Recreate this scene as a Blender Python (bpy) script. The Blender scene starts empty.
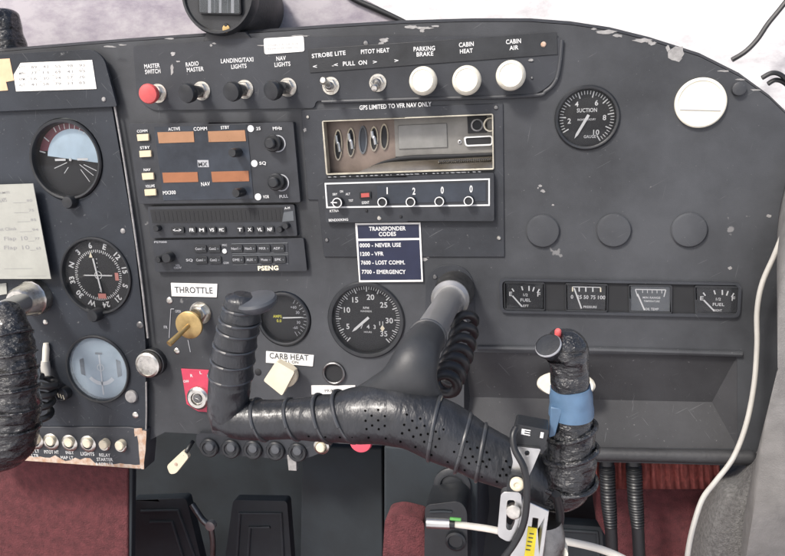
import bpy, bmesh, math, random
from mathutils import Vector, Matrix, noise
from mathutils.geometry import tessellate_polygon
random.seed(7)
R = math.radians
scene = bpy.context.scene
col = scene.collection

# ------------------------------------------------------------------ camera
FPX, DIST = 700.0, 0.627
def _cam_axes():
    ex = Vector((3400, 50, -700)).normalized()
    dn = Vector((180, 3500, 700)); dn = (dn - ex * dn.dot(ex)).normalized()
    ez = -dn
    ey = ez.cross(ex)
    return ex, ey, ez
EX, EY, EZ = _cam_axes()                       # panel axes seen from the camera (right, down, forward)
def _w(r): return Vector((EX.dot(r), EY.dot(r), EZ.dot(r)))
RIGHT, DOWN, FWD = _w(Vector((1, 0, 0))), _w(Vector((0, 1, 0))), _w(Vector((0, 0, 1)))
CAM = -FWD * (DIST / FWD.y)
cam_data = bpy.data.cameras.new('Camera')
cam = bpy.data.objects.new('Camera', cam_data); col.objects.link(cam)
UP = -DOWN; BACK = -FWD
cam.matrix_world = Matrix(((RIGHT.x, UP.x, BACK.x, CAM.x), (RIGHT.y, UP.y, BACK.y, CAM.y), (RIGHT.z, UP.z, BACK.z, CAM.z), (0, 0, 0, 1)))
cam_data.sensor_fit = 'HORIZONTAL'; cam_data.sensor_width = 36
cam_data.lens = FPX / 785 * 36
cam_data.clip_start = 0.01; cam_data.clip_end = 500
scene.camera = cam

# ------------------------------------------------------------------ light
SUN_EL, SUN_AZ = 46, 212                      # azimuth: degrees clockwise from +Y
world = bpy.data.worlds.new('World'); scene.world = world; world.use_nodes = True
nt = world.node_tree
sky = nt.nodes.new('ShaderNodeTexSky'); sky.sky_type = 'NISHITA'; sky.sun_disc = False
sky.sun_elevation = R(SUN_EL); sky.sun_rotation = R(SUN_AZ)
sky.air_density = 0.8; sky.dust_density = 4.0
nt.links.new(sky.outputs[0], nt.nodes['Background'].inputs[0]); nt.nodes['Background'].inputs[1].default_value = 0.12
sd = bpy.data.lights.new('sun', 'SUN'); sd.energy = 2.4; sd.angle = R(10); sd.color = (1.0, 0.96, 0.9)
sun = bpy.data.objects.new('sun', sd); col.objects.link(sun)
sdir = Vector((math.sin(R(SUN_AZ)) * math.cos(R(SUN_EL)), math.cos(R(SUN_AZ)) * math.cos(R(SUN_EL)), math.sin(R(SUN_EL))))
sun.rotation_euler = sdir.to_track_quat('Z', 'Y').to_euler(); sun.location = sdir * 5
scene.view_settings.view_transform = 'Standard'; scene.view_settings.look = 'None'
scene.view_settings.exposure = 0.62; scene.view_settings.gamma = 1

# ------------------------------------------------------------------ mapping
def W(px, py, d=0.0):
    """point d millimetres in front of the panel plane, seen at (px, py) of the photo"""
    w = _w(Vector((px - 392.5, py - 278.0, FPX)))
    t = (-d / 1000.0 - CAM.y) / w.y
    return CAM + w * t
def S(px, py, d=0.0): return (W(px, py + 1, d) - W(px, py, d)).length
N = Vector((0, -1, 0))

# ------------------------------------------------------------------ materials
def mat(name, color, rough=0.5, metal=0.0, var=0.0, scale=40, bump=0.0, bscale=200, color2=None, thr=None, spec=0.5, coat=0.0, stretch=None, bdist=0.001):
    m = bpy.data.materials.new(name); m.use_nodes = True
    t = m.node_tree; b = t.nodes['Principled BSDF']
    b.inputs['Base Color'].default_value = (*color, 1); b.inputs['Roughness'].default_value = rough
    b.inputs['Metallic'].default_value = metal; b.inputs['Specular IOR Level'].default_value = spec
    b.inputs['Coat Weight'].default_value = coat; b.inputs['Coat Roughness'].default_value = 0.12
    if var or bump or color2:
        tc = t.nodes.new('ShaderNodeTexCoord'); vec = tc.outputs['Object']
        if stretch:
            mp = t.nodes.new('ShaderNodeMapping'); mp.inputs['Scale'].default_value = stretch
            t.links.new(vec, mp.inputs[0]); vec = mp.outputs[0]
    if var or color2:
        n = t.nodes.new('ShaderNodeTexNoise'); n.inputs['Scale'].default_value = scale; n.inputs['Detail'].default_value = 8; n.inputs['Roughness'].default_value = 0.62
        t.links.new(vec, n.inputs['Vector'])
        r = t.nodes.new('ShaderNodeValToRGB'); t.links.new(n.outputs[0], r.inputs[0])
        lo, hi = thr or (0.3, 0.7)
        r.color_ramp.elements[0].position = lo; r.color_ramp.elements[1].position = hi
        c2 = color2 or tuple(min(1, c * (1 + var)) for c in color)
        c1 = color if color2 else tuple(c * (1 - var) for c in color)
        r.color_ramp.elements[0].color = (*c1, 1); r.color_ramp.elements[1].color = (*c2, 1)
        t.links.new(r.outputs[0], b.inputs['Base Color'])
        mr = t.nodes.new('ShaderNodeMapRange'); mr.inputs[3].default_value = max(0.03, rough - 0.1); mr.inputs[4].default_value = min(1, rough + 0.1)
        t.links.new(n.outputs[0], mr.inputs[0]); t.links.new(mr.outputs[0], b.inputs['Roughness'])
    if bump:
        n2 = t.nodes.new('ShaderNodeTexNoise'); n2.inputs['Scale'].default_value = bscale; n2.inputs['Detail'].default_value = 5
        t.links.new(vec, n2.inputs['Vector'])
        bp = t.nodes.new('ShaderNodeBump'); bp.inputs['Strength'].default_value = bump; bp.inputs['Distance'].default_value = bdist
        t.links.new(n2.outputs[0], bp.inputs['Height']); t.links.new(bp.outputs[0], b.inputs['Normal'])
    return m

def paint(name, c, chips=True, rough=0.46):
    """worn black crackle paint: broad tone drift, fine grain, sparse pale nicks and scratches"""
    m = bpy.data.materials.new(name); m.use_nodes = True
    t = m.node_tree; b = t.nodes['Principled BSDF']; L = t.links.new
    tc = t.nodes.new('ShaderNodeTexCoord'); oi = t.nodes.new('ShaderNodeObjectInfo'); va = t.nodes.new('ShaderNodeVectorMath'); L(tc.outputs['Object'], va.inputs[0]); L(oi.outputs['Location'], va.inputs[1]); v = va.outputs[0]
    n1 = t.nodes.new('ShaderNodeTexNoise'); n1.inputs['Scale'].default_value = 7; n1.inputs['Detail'].default_value = 9; n1.inputs['Roughness'].default_value = .65
    L(v, n1.inputs['Vector'])
    r1 = t.nodes.new('ShaderNodeValToRGB'); L(n1.outputs[0], r1.inputs[0])
    r1.color_ramp.elements[0].position = .36; r1.color_ramp.elements[1].position = .66
    r1.color_ramp.elements[0].color = (*[x * .68 for x in c], 1); r1.color_ramp.elements[1].color = (*[x * 1.45 for x in c], 1)
    out = r1.outputs[0]
    if chips:
        n2 = t.nodes.new('ShaderNodeTexNoise'); n2.inputs['Scale'].default_value = 95; n2.inputs['Detail'].default_value = 3
        L(v, n2.inputs['Vector'])
        n3 = t.nodes.new('ShaderNodeTexNoise'); n3.inputs['Scale'].default_value = 11; n3.inputs['Detail'].default_value = 2
        L(v, n3.inputs['Vector'])
        ad = t.nodes.new('ShaderNodeMath'); ad.operation = 'MULTIPLY'; L(n2.outputs[0], ad.inputs[0]); L(n3.outputs[0], ad.inputs[1])
        r2 = t.nodes.new('ShaderNodeValToRGB'); L(ad.outputs[0], r2.inputs[0])
        r2.color_ramp.elements[0].position = .46; r2.color_ramp.elements[1].position = .49
        r2.color_ramp.elements[0].color = (0, 0, 0, 1); r2.color_ramp.elements[1].color = (.8, .8, .8, 1)
        mx = t.nodes.new('ShaderNodeMix'); mx.data_type = 'RGBA'
        L(r2.outputs[0], mx.inputs[0]); L(out, mx.inputs[6]); mx.inputs[7].default_value = (.2, .2, .2, 1)
        out = mx.outputs[2]
    for rot, sc_, th in ((.5, 26, .715), (-.9, 34, .725), (1.4, 22, .73)):
        mp = t.nodes.new('ShaderNodeMapping'); mp.inputs['Rotation'].default_value = (0, rot, 0); L(v, mp.inputs[0]); m2 = t.nodes.new('ShaderNodeMapping'); m2.inputs['Scale'].default_value = (1, 1, 28); L(mp.outputs[0], m2.inputs[0]); mp = m2
        ns = t.nodes.new('ShaderNodeTexNoise'); ns.inputs['Scale'].default_value = sc_; ns.inputs['Detail'].default_value = 2; L(mp.outputs[0], ns.inputs['Vector'])
        rs = t.nodes.new('ShaderNodeValToRGB'); L(ns.outputs[0], rs.inputs[0])
        rs.color_ramp.elements[0].position = th; rs.color_ramp.elements[1].position = th + .03
        rs.color_ramp.elements[0].color = (0, 0, 0, 1); rs.color_ramp.elements[1].color = (.5, .5, .5, 1)
        ms = t.nodes.new('ShaderNodeMix'); ms.data_type = 'RGBA'; L(rs.outputs[0], ms.inputs[0]); L(out, ms.inputs[6]); ms.inputs[7].default_value = (.13, .135, .14, 1); out = ms.outputs[2]
    sp = t.nodes.new('ShaderNodeTexNoise'); sp.inputs['Scale'].default_value = 420; sp.inputs['Detail'].default_value = 1; L(v, sp.inputs['Vector'])
    rp_ = t.nodes.new('ShaderNodeValToRGB'); L(sp.outputs[0], rp_.inputs[0]); rp_.color_ramp.elements[0].position = .735; rp_.color_ramp.elements[1].position = .80
    rp_.color_ramp.elements[0].color = (0, 0, 0, 1); rp_.color_ramp.elements[1].color = (.5, .5, .5, 1)
    ms = t.nodes.new('ShaderNodeMix'); ms.data_type = 'RGBA'; L(rp_.outputs[0], ms.inputs[0]); L(out, ms.inputs[6]); ms.inputs[7].default_value = (.17, .17, .17, 1); out = ms.outputs[2]
    L(out, b.inputs['Base Color']); b.inputs['Specular IOR Level'].default_value = .35
    mr = t.nodes.new('ShaderNodeMapRange'); mr.inputs[3].default_value = rough - .12; mr.inputs[4].default_value = rough + .16
    L(n1.outputs[0], mr.inputs[0]); L(mr.outputs[0], b.inputs['Roughness'])
    g = t.nodes.new('ShaderNodeTexNoise'); g.inputs['Scale'].default_value = 900; g.inputs['Detail'].default_value = 3; L(v, g.inputs['Vector'])
    bp = t.nodes.new('ShaderNodeBump'); bp.inputs['Strength'].default_value = .22; bp.inputs['Distance'].default_value = .0004
    L(g.outputs[0], bp.inputs['Height']); L(bp.outputs[0], b.inputs['Normal'])
    return m

def glass(name, dust=0.04, dcol=(.6, .65, .7), rough=.02, fac=1.0):
    m = bpy.data.materials.new(name); m.use_nodes = True; t = m.node_tree; L = t.links.new
    t.nodes.remove(t.nodes['Principled BSDF']); o = t.nodes['Material Output']
    tr = t.nodes.new('ShaderNodeBsdfTransparent'); gl = t.nodes.new('ShaderNodeBsdfGlossy'); gl.inputs['Roughness'].default_value = rough
    df = t.nodes.new('ShaderNodeBsdfDiffuse'); df.inputs[0].default_value = (*dcol, 1)
    fr = t.nodes.new('ShaderNodeFresnel'); fr.inputs[0].default_value = 1.25
    m1 = t.nodes.new('ShaderNodeMixShader'); m2 = t.nodes.new('ShaderNodeMixShader')
    tc = t.nodes.new('ShaderNodeTexCoord'); n = t.nodes.new('ShaderNodeTexNoise'); n.inputs['Scale'].default_value = 60; n.inputs['Detail'].default_value = 6
    L(tc.outputs['Object'], n.inputs['Vector'])
    mr = t.nodes.new('ShaderNodeMapRange'); mr.inputs[1].default_value = .3; mr.inputs[2].default_value = .7; mr.inputs[3].default_value = dust * .7; mr.inputs[4].default_value = dust * 1.3
    L(n.outputs[0], mr.inputs[0])
    L(mr.outputs[0], m1.inputs[0]); L(tr.outputs[0], m1.inputs[1]); L(df.outputs[0], m1.inputs[2])
    L(fr.outputs[0], m2.inputs[0]); L(m1.outputs[0], m2.inputs[1]); L(gl.outputs[0], m2.inputs[2])
    L(m2.outputs[0], o.inputs[0])
    return m

M = {}
M['panel'] = paint('panel_paint', (.044, .047, .052))
M['plate'] = paint('plate_paint', (.032, .035, .041))
M['sub'] = paint('subpanel_paint', (.02, .024, .031))
M['recess'] = paint('tray_paint', (.035, .036, .039), chips=False, rough=.6)
M['black'] = mat('black_plastic', (.018, .02, .023), .38, var=.3, scale=60, bump=.1, bscale=700)
M['hole'] = mat('punched_hole', (.003, .003, .003), 1.0, spec=0.0)
M['matte'] = mat('matte_black', (.012, .013, .015), .7, var=.3)
M['dial'] = mat('dial_black', (.008, .009, .011), .6, var=.2)
M['dialgrey'] = mat('dial_grey', (.09, .1, .11), .6, var=.2)
M['radio'] = mat('radio_face', (.024, .027, .033), .42, var=.25, scale=50, bump=.06, bscale=900)
M['white'] = mat('white_ink', (.62, .63, .63), .6)
M['greyink'] = mat('grey_ink', (.38, .39, .41), .6)
M['cream_ink'] = mat('cream_ink', (.78, .72, .55), .6)
M['yellow_ink'] = mat('yellow_ink', (.65, .62, .08), .6)
M['darkink'] = mat('dark_ink', (.06, .065, .07), .7)
M['fadedink'] = mat('faded_ink', (.27, .27, .27), .8)
M['whitepl'] = mat('ivory_plastic', (.74, .71, .6), .4, var=.14, scale=45, bump=.05, bscale=500)
M['whitelab'] = mat('white_label', (.78, .77, .74), .5, var=.05, scale=90)
M['cream'] = mat('cream_plastic', (.66, .6, .46), .5, var=.1, scale=60)
M['paper'] = mat('paper', (.8, .79, .74), .8, var=.05, scale=70, bump=.1, bscale=60)
M['oldpaper'] = mat('aged_paper', (.36, .365, .33), .75, var=.1, scale=30, bump=.1, bscale=50)
M['tan'] = mat('tan_tape', (.68, .47, .29), .7, var=.15, scale=60)
M['red'] = mat('red_knob', (.62, .1, .1), .4, var=.15, scale=60)
M['redplate'] = mat('red_plate', (.5, .045, .09), .45, var=.15, scale=60)
M['pinkred'] = mat('red_paint', (.6, .08, .12), .5)
M['nickel'] = mat('worn_nickel', (.62, .6, .55), .3, 1.0, var=.3, scale=150, bump=.2, bscale=400)
M['steel'] = mat('brushed_steel', (.42, .42, .42), .32, .7, var=.08, scale=30)
M['alu'] = mat('aluminium', (.55, .55, .54), .32, 1.0, var=.15, scale=70)
M['darksteel'] = mat('dark_steel', (.2, .2, .2), .4, 1.0, var=.3, scale=90, bump=.3, bscale=500)
M['bare'] = mat('bare_metal_wear_and_highlight', (.29, .285, .28), .55, .2, var=.3, scale=200)  # real wear, and the painted highlight on the pilot plate edge
M['brass'] = mat('brass', (.5, .36, .16), .36, .8, var=.2, scale=120)
M['gold'] = mat('gold_trim', (.55, .52, .43), .35, .7, var=.25, scale=90)
M['traybrown'] = mat('tray_brown', (.165, .13, .11), .4, .35, var=.35, scale=30)
M['traygrey'] = mat('tray_olive', (.2, .195, .18), .45, .35, var=.25, scale=40)
M['traypane'] = mat('tray_pane', (.21, .21, .2), .4, .2, var=.15, scale=60)
M['mirror'] = mat('polished_metal', (.36, .34, .3), .2, 1.0, var=.25, scale=25)
M['orange'] = mat('orange_display', (.33, .175, .095), .3, var=.12, scale=60)
M['orange2'] = mat('deep_orange_display', (.30, .12, .055), .3, var=.12, scale=60)
M['button'] = mat('cream_button', (.62, .52, .36), .45, var=.06)
M['bluewin'] = mat('blue_window', (.028, .035, .047), .2, var=.3, scale=40)
M['redlamp'] = mat('red_lens', (.4, .08, .07), .2)
M['skyrefl'] = mat('painted_sky_reflection', (.42, .54, .63), .5, var=.12, scale=40)  # sky reflected in the gauge glass, painted as dial colour
M['maroon'] = mat('maroon_dial', (.16, .05, .07), .5)
M['brownred'] = mat('salmon_ink', (.5, .2, .17), .6)
M['navy'] = mat('navy_placard', (.014, .018, .045), .4, var=.2)
M['vinyl'] = mat('black_vinyl', (.016, .017, .019), .24, var=.35, scale=60, bump=.9, bscale=95, bdist=.009, stretch=(1, 1, 1.8), coat=.6)
M['leather'] = mat('black_leather', (.021, .023, .027), .36, var=.3, scale=70, bump=.55, bscale=110, bdist=.0025, stretch=(1.6, 1, .7), coat=.08)
M['seam'] = mat('lit_seam_edge', (.04, .043, .048), .28, coat=.3)  # paler than the leather, painting the light that seams catch
M['hub'] = mat('hub_rubber', (.032, .034, .037), .5, var=.2, scale=50, bump=.1, bscale=400)
M['rubber'] = mat('black_rubber', (.014, .015, .017), .42, var=.2)
M['thumb'] = mat('thumb_pad', (.07, .076, .085), .38, var=.2, scale=60)
M['bluetape'] = mat('blue_tape', (.085, .155, .25), .45, var=.2, scale=50, bump=.2, bscale=120)
M['cable'] = mat('white_cable', (.68, .65, .58), .5, var=.1)
M['greycable'] = mat('pale_cable', (.40, .39, .36), .5, var=.12)
M['yellow'] = mat('yellow_label', (.8, .65, .03), .5)
M['green'] = mat('green_trim', (.15, .5, .12), .5)
M['carpet'] = mat('red_carpet', (.11, .03, .034), .95, var=.35, scale=120, bump=.8, bscale=700, bdist=.002)
M['redcloth'] = mat('red_pleats', (.26, .07, .06), .8, var=.35, scale=160, bump=.3, bscale=300)
M['fabric'] = mat('grey_fabric', (.17, .167, .163), .9, var=.2, scale=60, bump=.5, bscale=900, bdist=.001)
M['weave'] = mat('woven_fabric', (.13, .128, .125), .95, var=.4, scale=350, bump=.8, bscale=800, bdist=.002)
M['foot'] = mat('footwell_black', (.017, .023, .028), .8, var=.3, scale=20, bump=.2, bscale=150)
M['pedal'] = mat('pedal_black', (.022, .029, .035), .6, var=.2, scale=40, bump=.1, bscale=300)
M['rib'] = mat('pedal_rib', (.035, .043, .05), .6, var=.2)
M['rust'] = mat('rusty_edge', (.42, .26, .17), .8, color2=(.52, .44, .37), scale=160, thr=(.4, .62), bump=.3, bscale=400)
M['glass'] = glass('gauge_glass', .008)
M['reflglass'] = glass('painted_reflection_glass', .24, (.5, .58, .66))  # pale blue diffuse layer paints the sky's reflection on the glass
M['tcface'] = mat('painted_reflection_dial', (.29, .37, .43), .6, var=.15)  # black dial painted pale for the same sky reflection
M['winglass'] = glass('smoked_window', .1, (.3, .34, .36))
M['ground'] = mat('pale_apron', (.8, .79, .8), .9, var=.05, scale=.4)
M['shield'] = mat('glareshield_black', (.03, .031, .034), .6, var=.3, scale=40, bump=.3, bscale=300)

def pane_mat(name, c1, c2, fac):
    m = bpy.data.materials.new(name); m.use_nodes = True; t = m.node_tree; L = t.links.new
    b = t.nodes['Principled BSDF']; o = t.nodes['Material Output']
    tc = t.nodes.new('ShaderNodeTexCoord')
    n = t.nodes.new('ShaderNodeTexNoise'); n.inputs['Scale'].default_value = 13; n.inputs['Detail'].default_value = 12; n.inputs['Roughness'].default_value = .74; n.inputs['Distortion'].default_value = .1
    mp = t.nodes.new('ShaderNodeMapping'); mp.inputs['Scale'].default_value = (1, 1, 2); L(tc.outputs['Object'], mp.inputs[0]); L(mp.outputs[0], n.inputs['Vector'])
    r = t.nodes.new('ShaderNodeValToRGB'); L(n.outputs[0], r.inputs[0])
    r.color_ramp.elements[0].position = .34; r.color_ramp.elements[1].position = .6
    r.color_ramp.elements[0].color = (*c1, 1); r.color_ramp.elements[1].color = (*c2, 1)
    L(r.outputs[0], b.inputs['Base Color']); b.inputs['Roughness'].default_value = .6
    tr = t.nodes.new('ShaderNodeBsdfTransparent'); mx = t.nodes.new('ShaderNodeMixShader'); mx.inputs[0].default_value = fac
    L(tr.outputs[0], mx.inputs[1]); L(b.outputs[0], mx.inputs[2]); L(mx.outputs[0], o.inputs[0])
    return m
M['pane'] = pane_mat('dusty_acrylic', (.25, .215, .265), (.5, .465, .49), .84)
M['glarepane'] = pane_mat('painted_glare_acrylic', (.5, .48, .5), (.86, .86, .86), .93)  # white paints the overexposed sky behind the right pane

# ------------------------------------------------------------------ mesh builder
class MB:
    def __init__(s): s.v, s.f, s.m, s.sm = [], [], [], []
    def add(s, verts, faces, mi=0, smooth=False):
        o = len(s.v); s.v += [Vector(v) for v in verts]
        for f in faces: s.f.append([i + o for i in f]); s.m.append(mi); s.sm.append(smooth)
        return s
    def lathe(s, c, prof, axis=N, n=40, mi=0, squash=(1, 1), up=None):
        """prof: (radius_m, height_m) pairs along the axis, from back to front"""
        axis = Vector(axis).normalized()
        u = Vector(up) if up else (Vector((1, 0, 0)) if abs(axis.x) < .9 else Vector((0, 0, 1)))
        u = (u - axis * u.dot(axis)).normalized(); w = axis.cross(u)
        verts, rings = [], []
        for r, h in prof:
            if r <= 1e-7: rings.append([len(verts)]); verts.append(c + axis * h)
            else:
                ring = []
                for k in range(n):
                    a = 2 * math.pi * k / n; ring.append(len(verts))
                    verts.append(c + axis * h + u * (math.cos(a) * r * squash[0]) + w * (math.sin(a) * r * squash[1]))
                rings.append(ring)
        F = []
        for a, b in zip(rings, rings[1:]):
            for k in range(n):
                q = []
                for i in (a[k % len(a)], a[(k + 1) % len(a)], b[(k + 1) % len(b)], b[k % len(b)]):
                    if i not in q: q.append(i)
                if len(q) > 2: F.append(q)
        return s.add(verts, F, mi, True)
    def plate(s, outer, holes=(), d0=0.0, d1=3.0, mi=0, d_ref=None):
        """flat plate, outline in photo pixels at its front face depth d1; holes likewise"""
        loops = [[W(x, y, d1) for x, y in lp] for lp in [outer] + list(holes)]
        return s.solid(loops, Vector((0, (d1 - d0) / 1000.0, 0)), mi)
    def solid(s, loops, back, mi=0):
        flat = [p for lp in loops for p in lp]
        nrm = back.normalized()
        u = Vector((1, 0, 0)); u = (u - nrm * u.dot(nrm)).normalized(); w = nrm.cross(u)
        tri = tessellate_polygon([[Vector((p.dot(u), p.dot(w), 0)) for p in lp] for lp in loops])
        n = len(flat); F = []
        for t in tri:
            a, b, c = (flat[i] for i in t)
            if (b - a).cross(c - a).dot(back) > 0: t = (t[0], t[2], t[1])
            F.append(list(t)); F.append([i + n for i in reversed(t)])
        o = 0
        for lp in loops:
            k = len(lp)
            for i in range(k):
                F.append([o + i, o + (i + 1) % k, n + o + (i + 1) % k, n + o + i])
            o += k
        return s.add(flat + [p + back for p in flat], F, mi)
    def sheet(s, outer, d, mi=0):
        pts = [W(x, y, d) for x, y in outer]
        tri = tessellate_polygon([[Vector((p.x, p.z, 0)) for p in pts]])
        return s.add(pts, [list(t) for t in tri], mi)
    def tube(s, pts, rad, n=14, mi=0, sub=8, caps=True, rfun=None, flat=1.0, raw=False):
        """smooth tube through world points; rad in metres (single or list)"""
        if not isinstance(rad, (list, tuple)): rad = [rad] * len(pts)
        P, Q = [], []
        if raw: P, Q = list(pts), list(rad)
        else:
            for i in range(len(pts) - 1):
                p0, p1, p2, p3 = pts[max(i - 1, 0)], pts[i], pts[i + 1], pts[min(i + 2, len(pts) - 1)]
                for k in range(sub):
                    t = k / sub
                    P.append(.5 * ((2 * p1) + (p2 - p0) * t + (2 * p0 - 5 * p1 + 4 * p2 - p3) * t * t + (3 * p1 - p0 - 3 * p2 + p3) * t ** 3))
                    tt = t * t * (3 - 2 * t); Q.append(rad[i] * (1 - tt) + rad[i + 1] * tt)
            P.append(pts[-1]); Q.append(rad[-1])
        rings = frames(P)
        verts, F = [], []
        for i, (p, T, U, V) in enumerate(rings):
            for k in range(n):
                a = 2 * math.pi * k / n; r = Q[i] * (rfun(i / (len(P) - 1), a, p) if rfun else 1)
                verts.append(p + U * math.cos(a) * r + V * math.sin(a) * r * flat)
        for i in range(len(P) - 1):
            for k in range(n): F.append([i * n + k, i * n + (k + 1) % n, (i + 1) * n + (k + 1) % n, (i + 1) * n + k])
        if caps: F.append(list(range(n))[::-1]); F.append([(len(P) - 1) * n + k for k in range(n)])
        return s.add(verts, F, mi, True)
    def text(s, txt, a, b, h, d=0.5, mi=0, bold=.012, mono=False):
        """flat lettering from pixel a (left of baseline) to pixel b (right), cap height h pixels"""
        vs, fs = glyphs(txt, bold)
        if not vs: return s
        A, B = W(a[0], a[1], d), W(b[0], b[1], d)
        x0 = min(v[0] for v in vs); x1 = max(v[0] for v in vs)
        ux = (B - A); L = ux.length; ux = ux / L
        uz = Vector((0, -1, 0)).cross(ux) * -1
        if uz.z < 0: uz = -uz
        hh = h * S((a[0] + b[0]) / 2, (a[1] + b[1]) / 2, d)
        y1 = CAP
        return s.add([A + ux * ((v[0] - x0) / (x1 - x0) * L) + uz * (v[1] / y1 * hh) for v in vs], fs, mi)
    def build(s, name, mats, parent=None, bevel=0.0, origin=None, sharp=38):
        if not isinstance(mats, (list, tuple)): mats = [mats]
        if parent is not None: o = world_loc(parent)
        elif origin is not None: o = origin
        else: o = sum(s.v, Vector()) / len(s.v)
        me = bpy.data.meshes.new(name)
        me.from_pydata([v - o for v in s.v], [], s.f)
        for mm in mats: me.materials.append(mm)
        for i, p in enumerate(me.polygons): p.material_index = s.m[i]; p.use_smooth = s.sm[i]
        bm = bmesh.new(); bm.from_mesh(me); bmesh.ops.recalc_face_normals(bm, faces=bm.faces); bm.to_mesh(me); bm.free()
        me.set_sharp_from_angle(angle=R(sharp))
        ob = bpy.data.objects.new(name, me); col.objects.link(ob)
        if parent is not None: ob.parent = parent
        else: ob.location = o
        if bevel:
            bv = ob.modifiers.new('bevel', 'BEVEL'); bv.width = bevel / 1000; bv.segments = 2; bv.limit_method = 'ANGLE'; bv.angle_limit = R(40)
        return ob
def frames(P):
    out = []; U = None
    for i, p in enumerate(P):
        T = (P[min(i + 1, len(P) - 1)] - P[max(i - 1, 0)]).normalized()
        if U is None:
            U = Vector((0, -1, 0)); U = U - T * U.dot(T)
            if U.length < .1: U = Vector((1, 0, 0)) - T * T.x
        else: U = U - T * U.dot(T)
        U.normalize(); out.append((p, T, U, T.cross(U)))
    return out
CAP = 0.7
_gc = {}
def glyphs(txt, bold):
    key = (txt, bold)
    if key not in _gc:
        cu = bpy.data.curves.new('t', 'FONT'); cu.body = txt; cu.size = 1; cu.offset = bold; cu.resolution_u = 3; cu.space_character = 1.05
        ob = bpy.data.objects.new('t', cu); col.objects.link(ob)
        me = ob.to_mesh(); _gc[key] = ([tuple(v.co) for v in me.vertices], [list(p.vertices) for p in me.polygons])
        ob.to_mesh_clear(); bpy.data.objects.remove(ob); bpy.data.curves.remove(cu)
    return _gc[key]
def world_loc(o):
    p = Vector(o.location)
    while o.parent: o = o.parent; p += o.location
    return p
def tag(o, label, cat, group=None, kind=None):
    if label: o['label'] = label
    if cat: o['category'] = cat
    if group: o['group'] = group
    if kind: o['kind'] = kind
    return o
def thing(name, label, cat, px, py, d=0, group=None):
    o = bpy.data.objects.new(name, None); col.objects.link(o); o.location = W(px, py, d); o.empty_display_size = .01
    return tag(o, label, cat, group)
def rp(pts, r, k=5):
    """round the corners of a pixel polygon; r single or per-corner list"""
    out = []; n = len(pts)
    for i in range(n):
        rr = r[i] if isinstance(r, (list, tuple)) else r
        a, b, c = Vector(pts[i - 1]), Vector(pts[i]), Vector(pts[(i + 1) % n])
        if rr <= 0: out.append(tuple(b)); continue
        u = (a - b); w = (c - b); q = min(rr, u.length * .49, w.length * .49)
        p0 = b + u.normalized() * q; p2 = b + w.normalized() * q
        for j in range(k + 1):
            t = j / k; out.append(tuple((1 - t) ** 2 * p0 + 2 * t * (1 - t) * b + t * t * p2))
    return out
def circ(px, py, r, n=36, squash=1.0):
    """true circle on the panel plane (world), returned as pixels is not needed: approximate in pixels"""
    return [(px + math.cos(2 * math.pi * k / n) * r * squash, py + math.sin(2 * math.pi * k / n) * r) for k in range(n)]
def inv(p):
    """pixel of a world point"""
    q = p - CAM; z = q.dot(FWD)
    return (392.5 + FPX * q.dot(RIGHT) / z, 278 + FPX * q.dot(DOWN) / z)
def wcirc(px, py, rm, d=0, n=40):
    c = W(px, py, d); return [inv(c + Vector((math.cos(2 * math.pi * k / n) * rm, 0, math.sin(2 * math.pi * k / n) * rm))) for k in range(n)]
def quad(x0, y0, x1, y1): return [(x0, y0), (x1, y0), (x1, y1), (x0, y1)]

def simple(name, label, cat, outer, m, d0, d1, group=None, bevel=.3):
    o = MB().plate(outer, (), d0, d1).build(name, m, None, bevel)
    return tag(o, label, cat, group)

# ================================================================== SETTING
# ground outside the windscreen
g = MB(); zz = -1.6
g.add([(-60, -40, zz), (60, -40, zz), (60, 200, zz), (-60, 200, zz)], [[0, 1, 2, 3]])
tag(g.build('ground', M['ground']), None, None, None, 'structure')
# floor and firewall of the footwell
fl = MB(); fw = -0.62
fl.add([(-1.1, -.55, fw), (1.1, -.55, fw), (1.1, .42, fw), (-1.1, .42, fw)], [[0, 1, 2, 3]])
fl.add([(-1.1, -.55, fw - .02), (1.1, -.55, fw - .02), (1.1, .42, fw - .02), (-1.1, .42, fw - .02)], [[0, 1, 2, 3]])
tag(fl.build('floor', M['carpet']), None, None, None, 'structure')
wl = MB()
def slab(mb, lo, hi, mi=0):
    x0, y0, z0 = lo; x1, y1, z1 = hi
    mb.add([(x0, y0, z0), (x1, y0, z0), (x1, y1, z0), (x0, y1, z0), (x0, y0, z1), (x1, y0, z1), (x1, y1, z1), (x0, y1, z1)],
           [[0, 3, 2, 1], [4, 5, 6, 7], [0, 1, 5, 4], [1, 2, 6, 5], [2, 3, 7, 6], [3, 0, 4, 7]], mi)
slab(wl, (-1.1, .42, fw - .02), (1.1, .44, .16))
tag(wl.build('firewall', M['foot']), None, None, None, 'structure')

# engine cowling outside: broad curved white sheet beyond the firewall
cw = MB(); nx, ny = 24, 10; vs = []
for j in range(ny + 1):
    for i in range(nx + 1):
        x = -1.3 + 2.6 * i / nx; y = .46 + 1.3 * j / ny
        vs.append((x, y, .17 - .03 * (j / ny) - .35 * (x / 1.3) ** 2 * .4 + .10 * (j / ny) * (1 - (x / 1.3) ** 2)))
b0 = [(v[0], v[1], -.5) for v in vs]
F = [[j * (nx + 1) + i, j * (nx + 1) + i + 1, (j + 1) * (nx + 1) + i + 1, (j + 1) * (nx + 1) + i] for j in range(ny) for i in range(nx)]
cw.add(vs, F, 0, True)
front = [(vs[i][0], vs[i][1], vs[i][2] - .0) for i in range(nx + 1)]; low = [(p[0], p[1], -.6) for p in front]
cw.add(front + low, [[i, i + 1, nx + 2 + i, nx + 1 + i] for i in range(nx)], 0)
M['cowl'] = mat('white_cowl_paint', (.82, .82, .83), .45, var=.04, scale=6)
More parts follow.
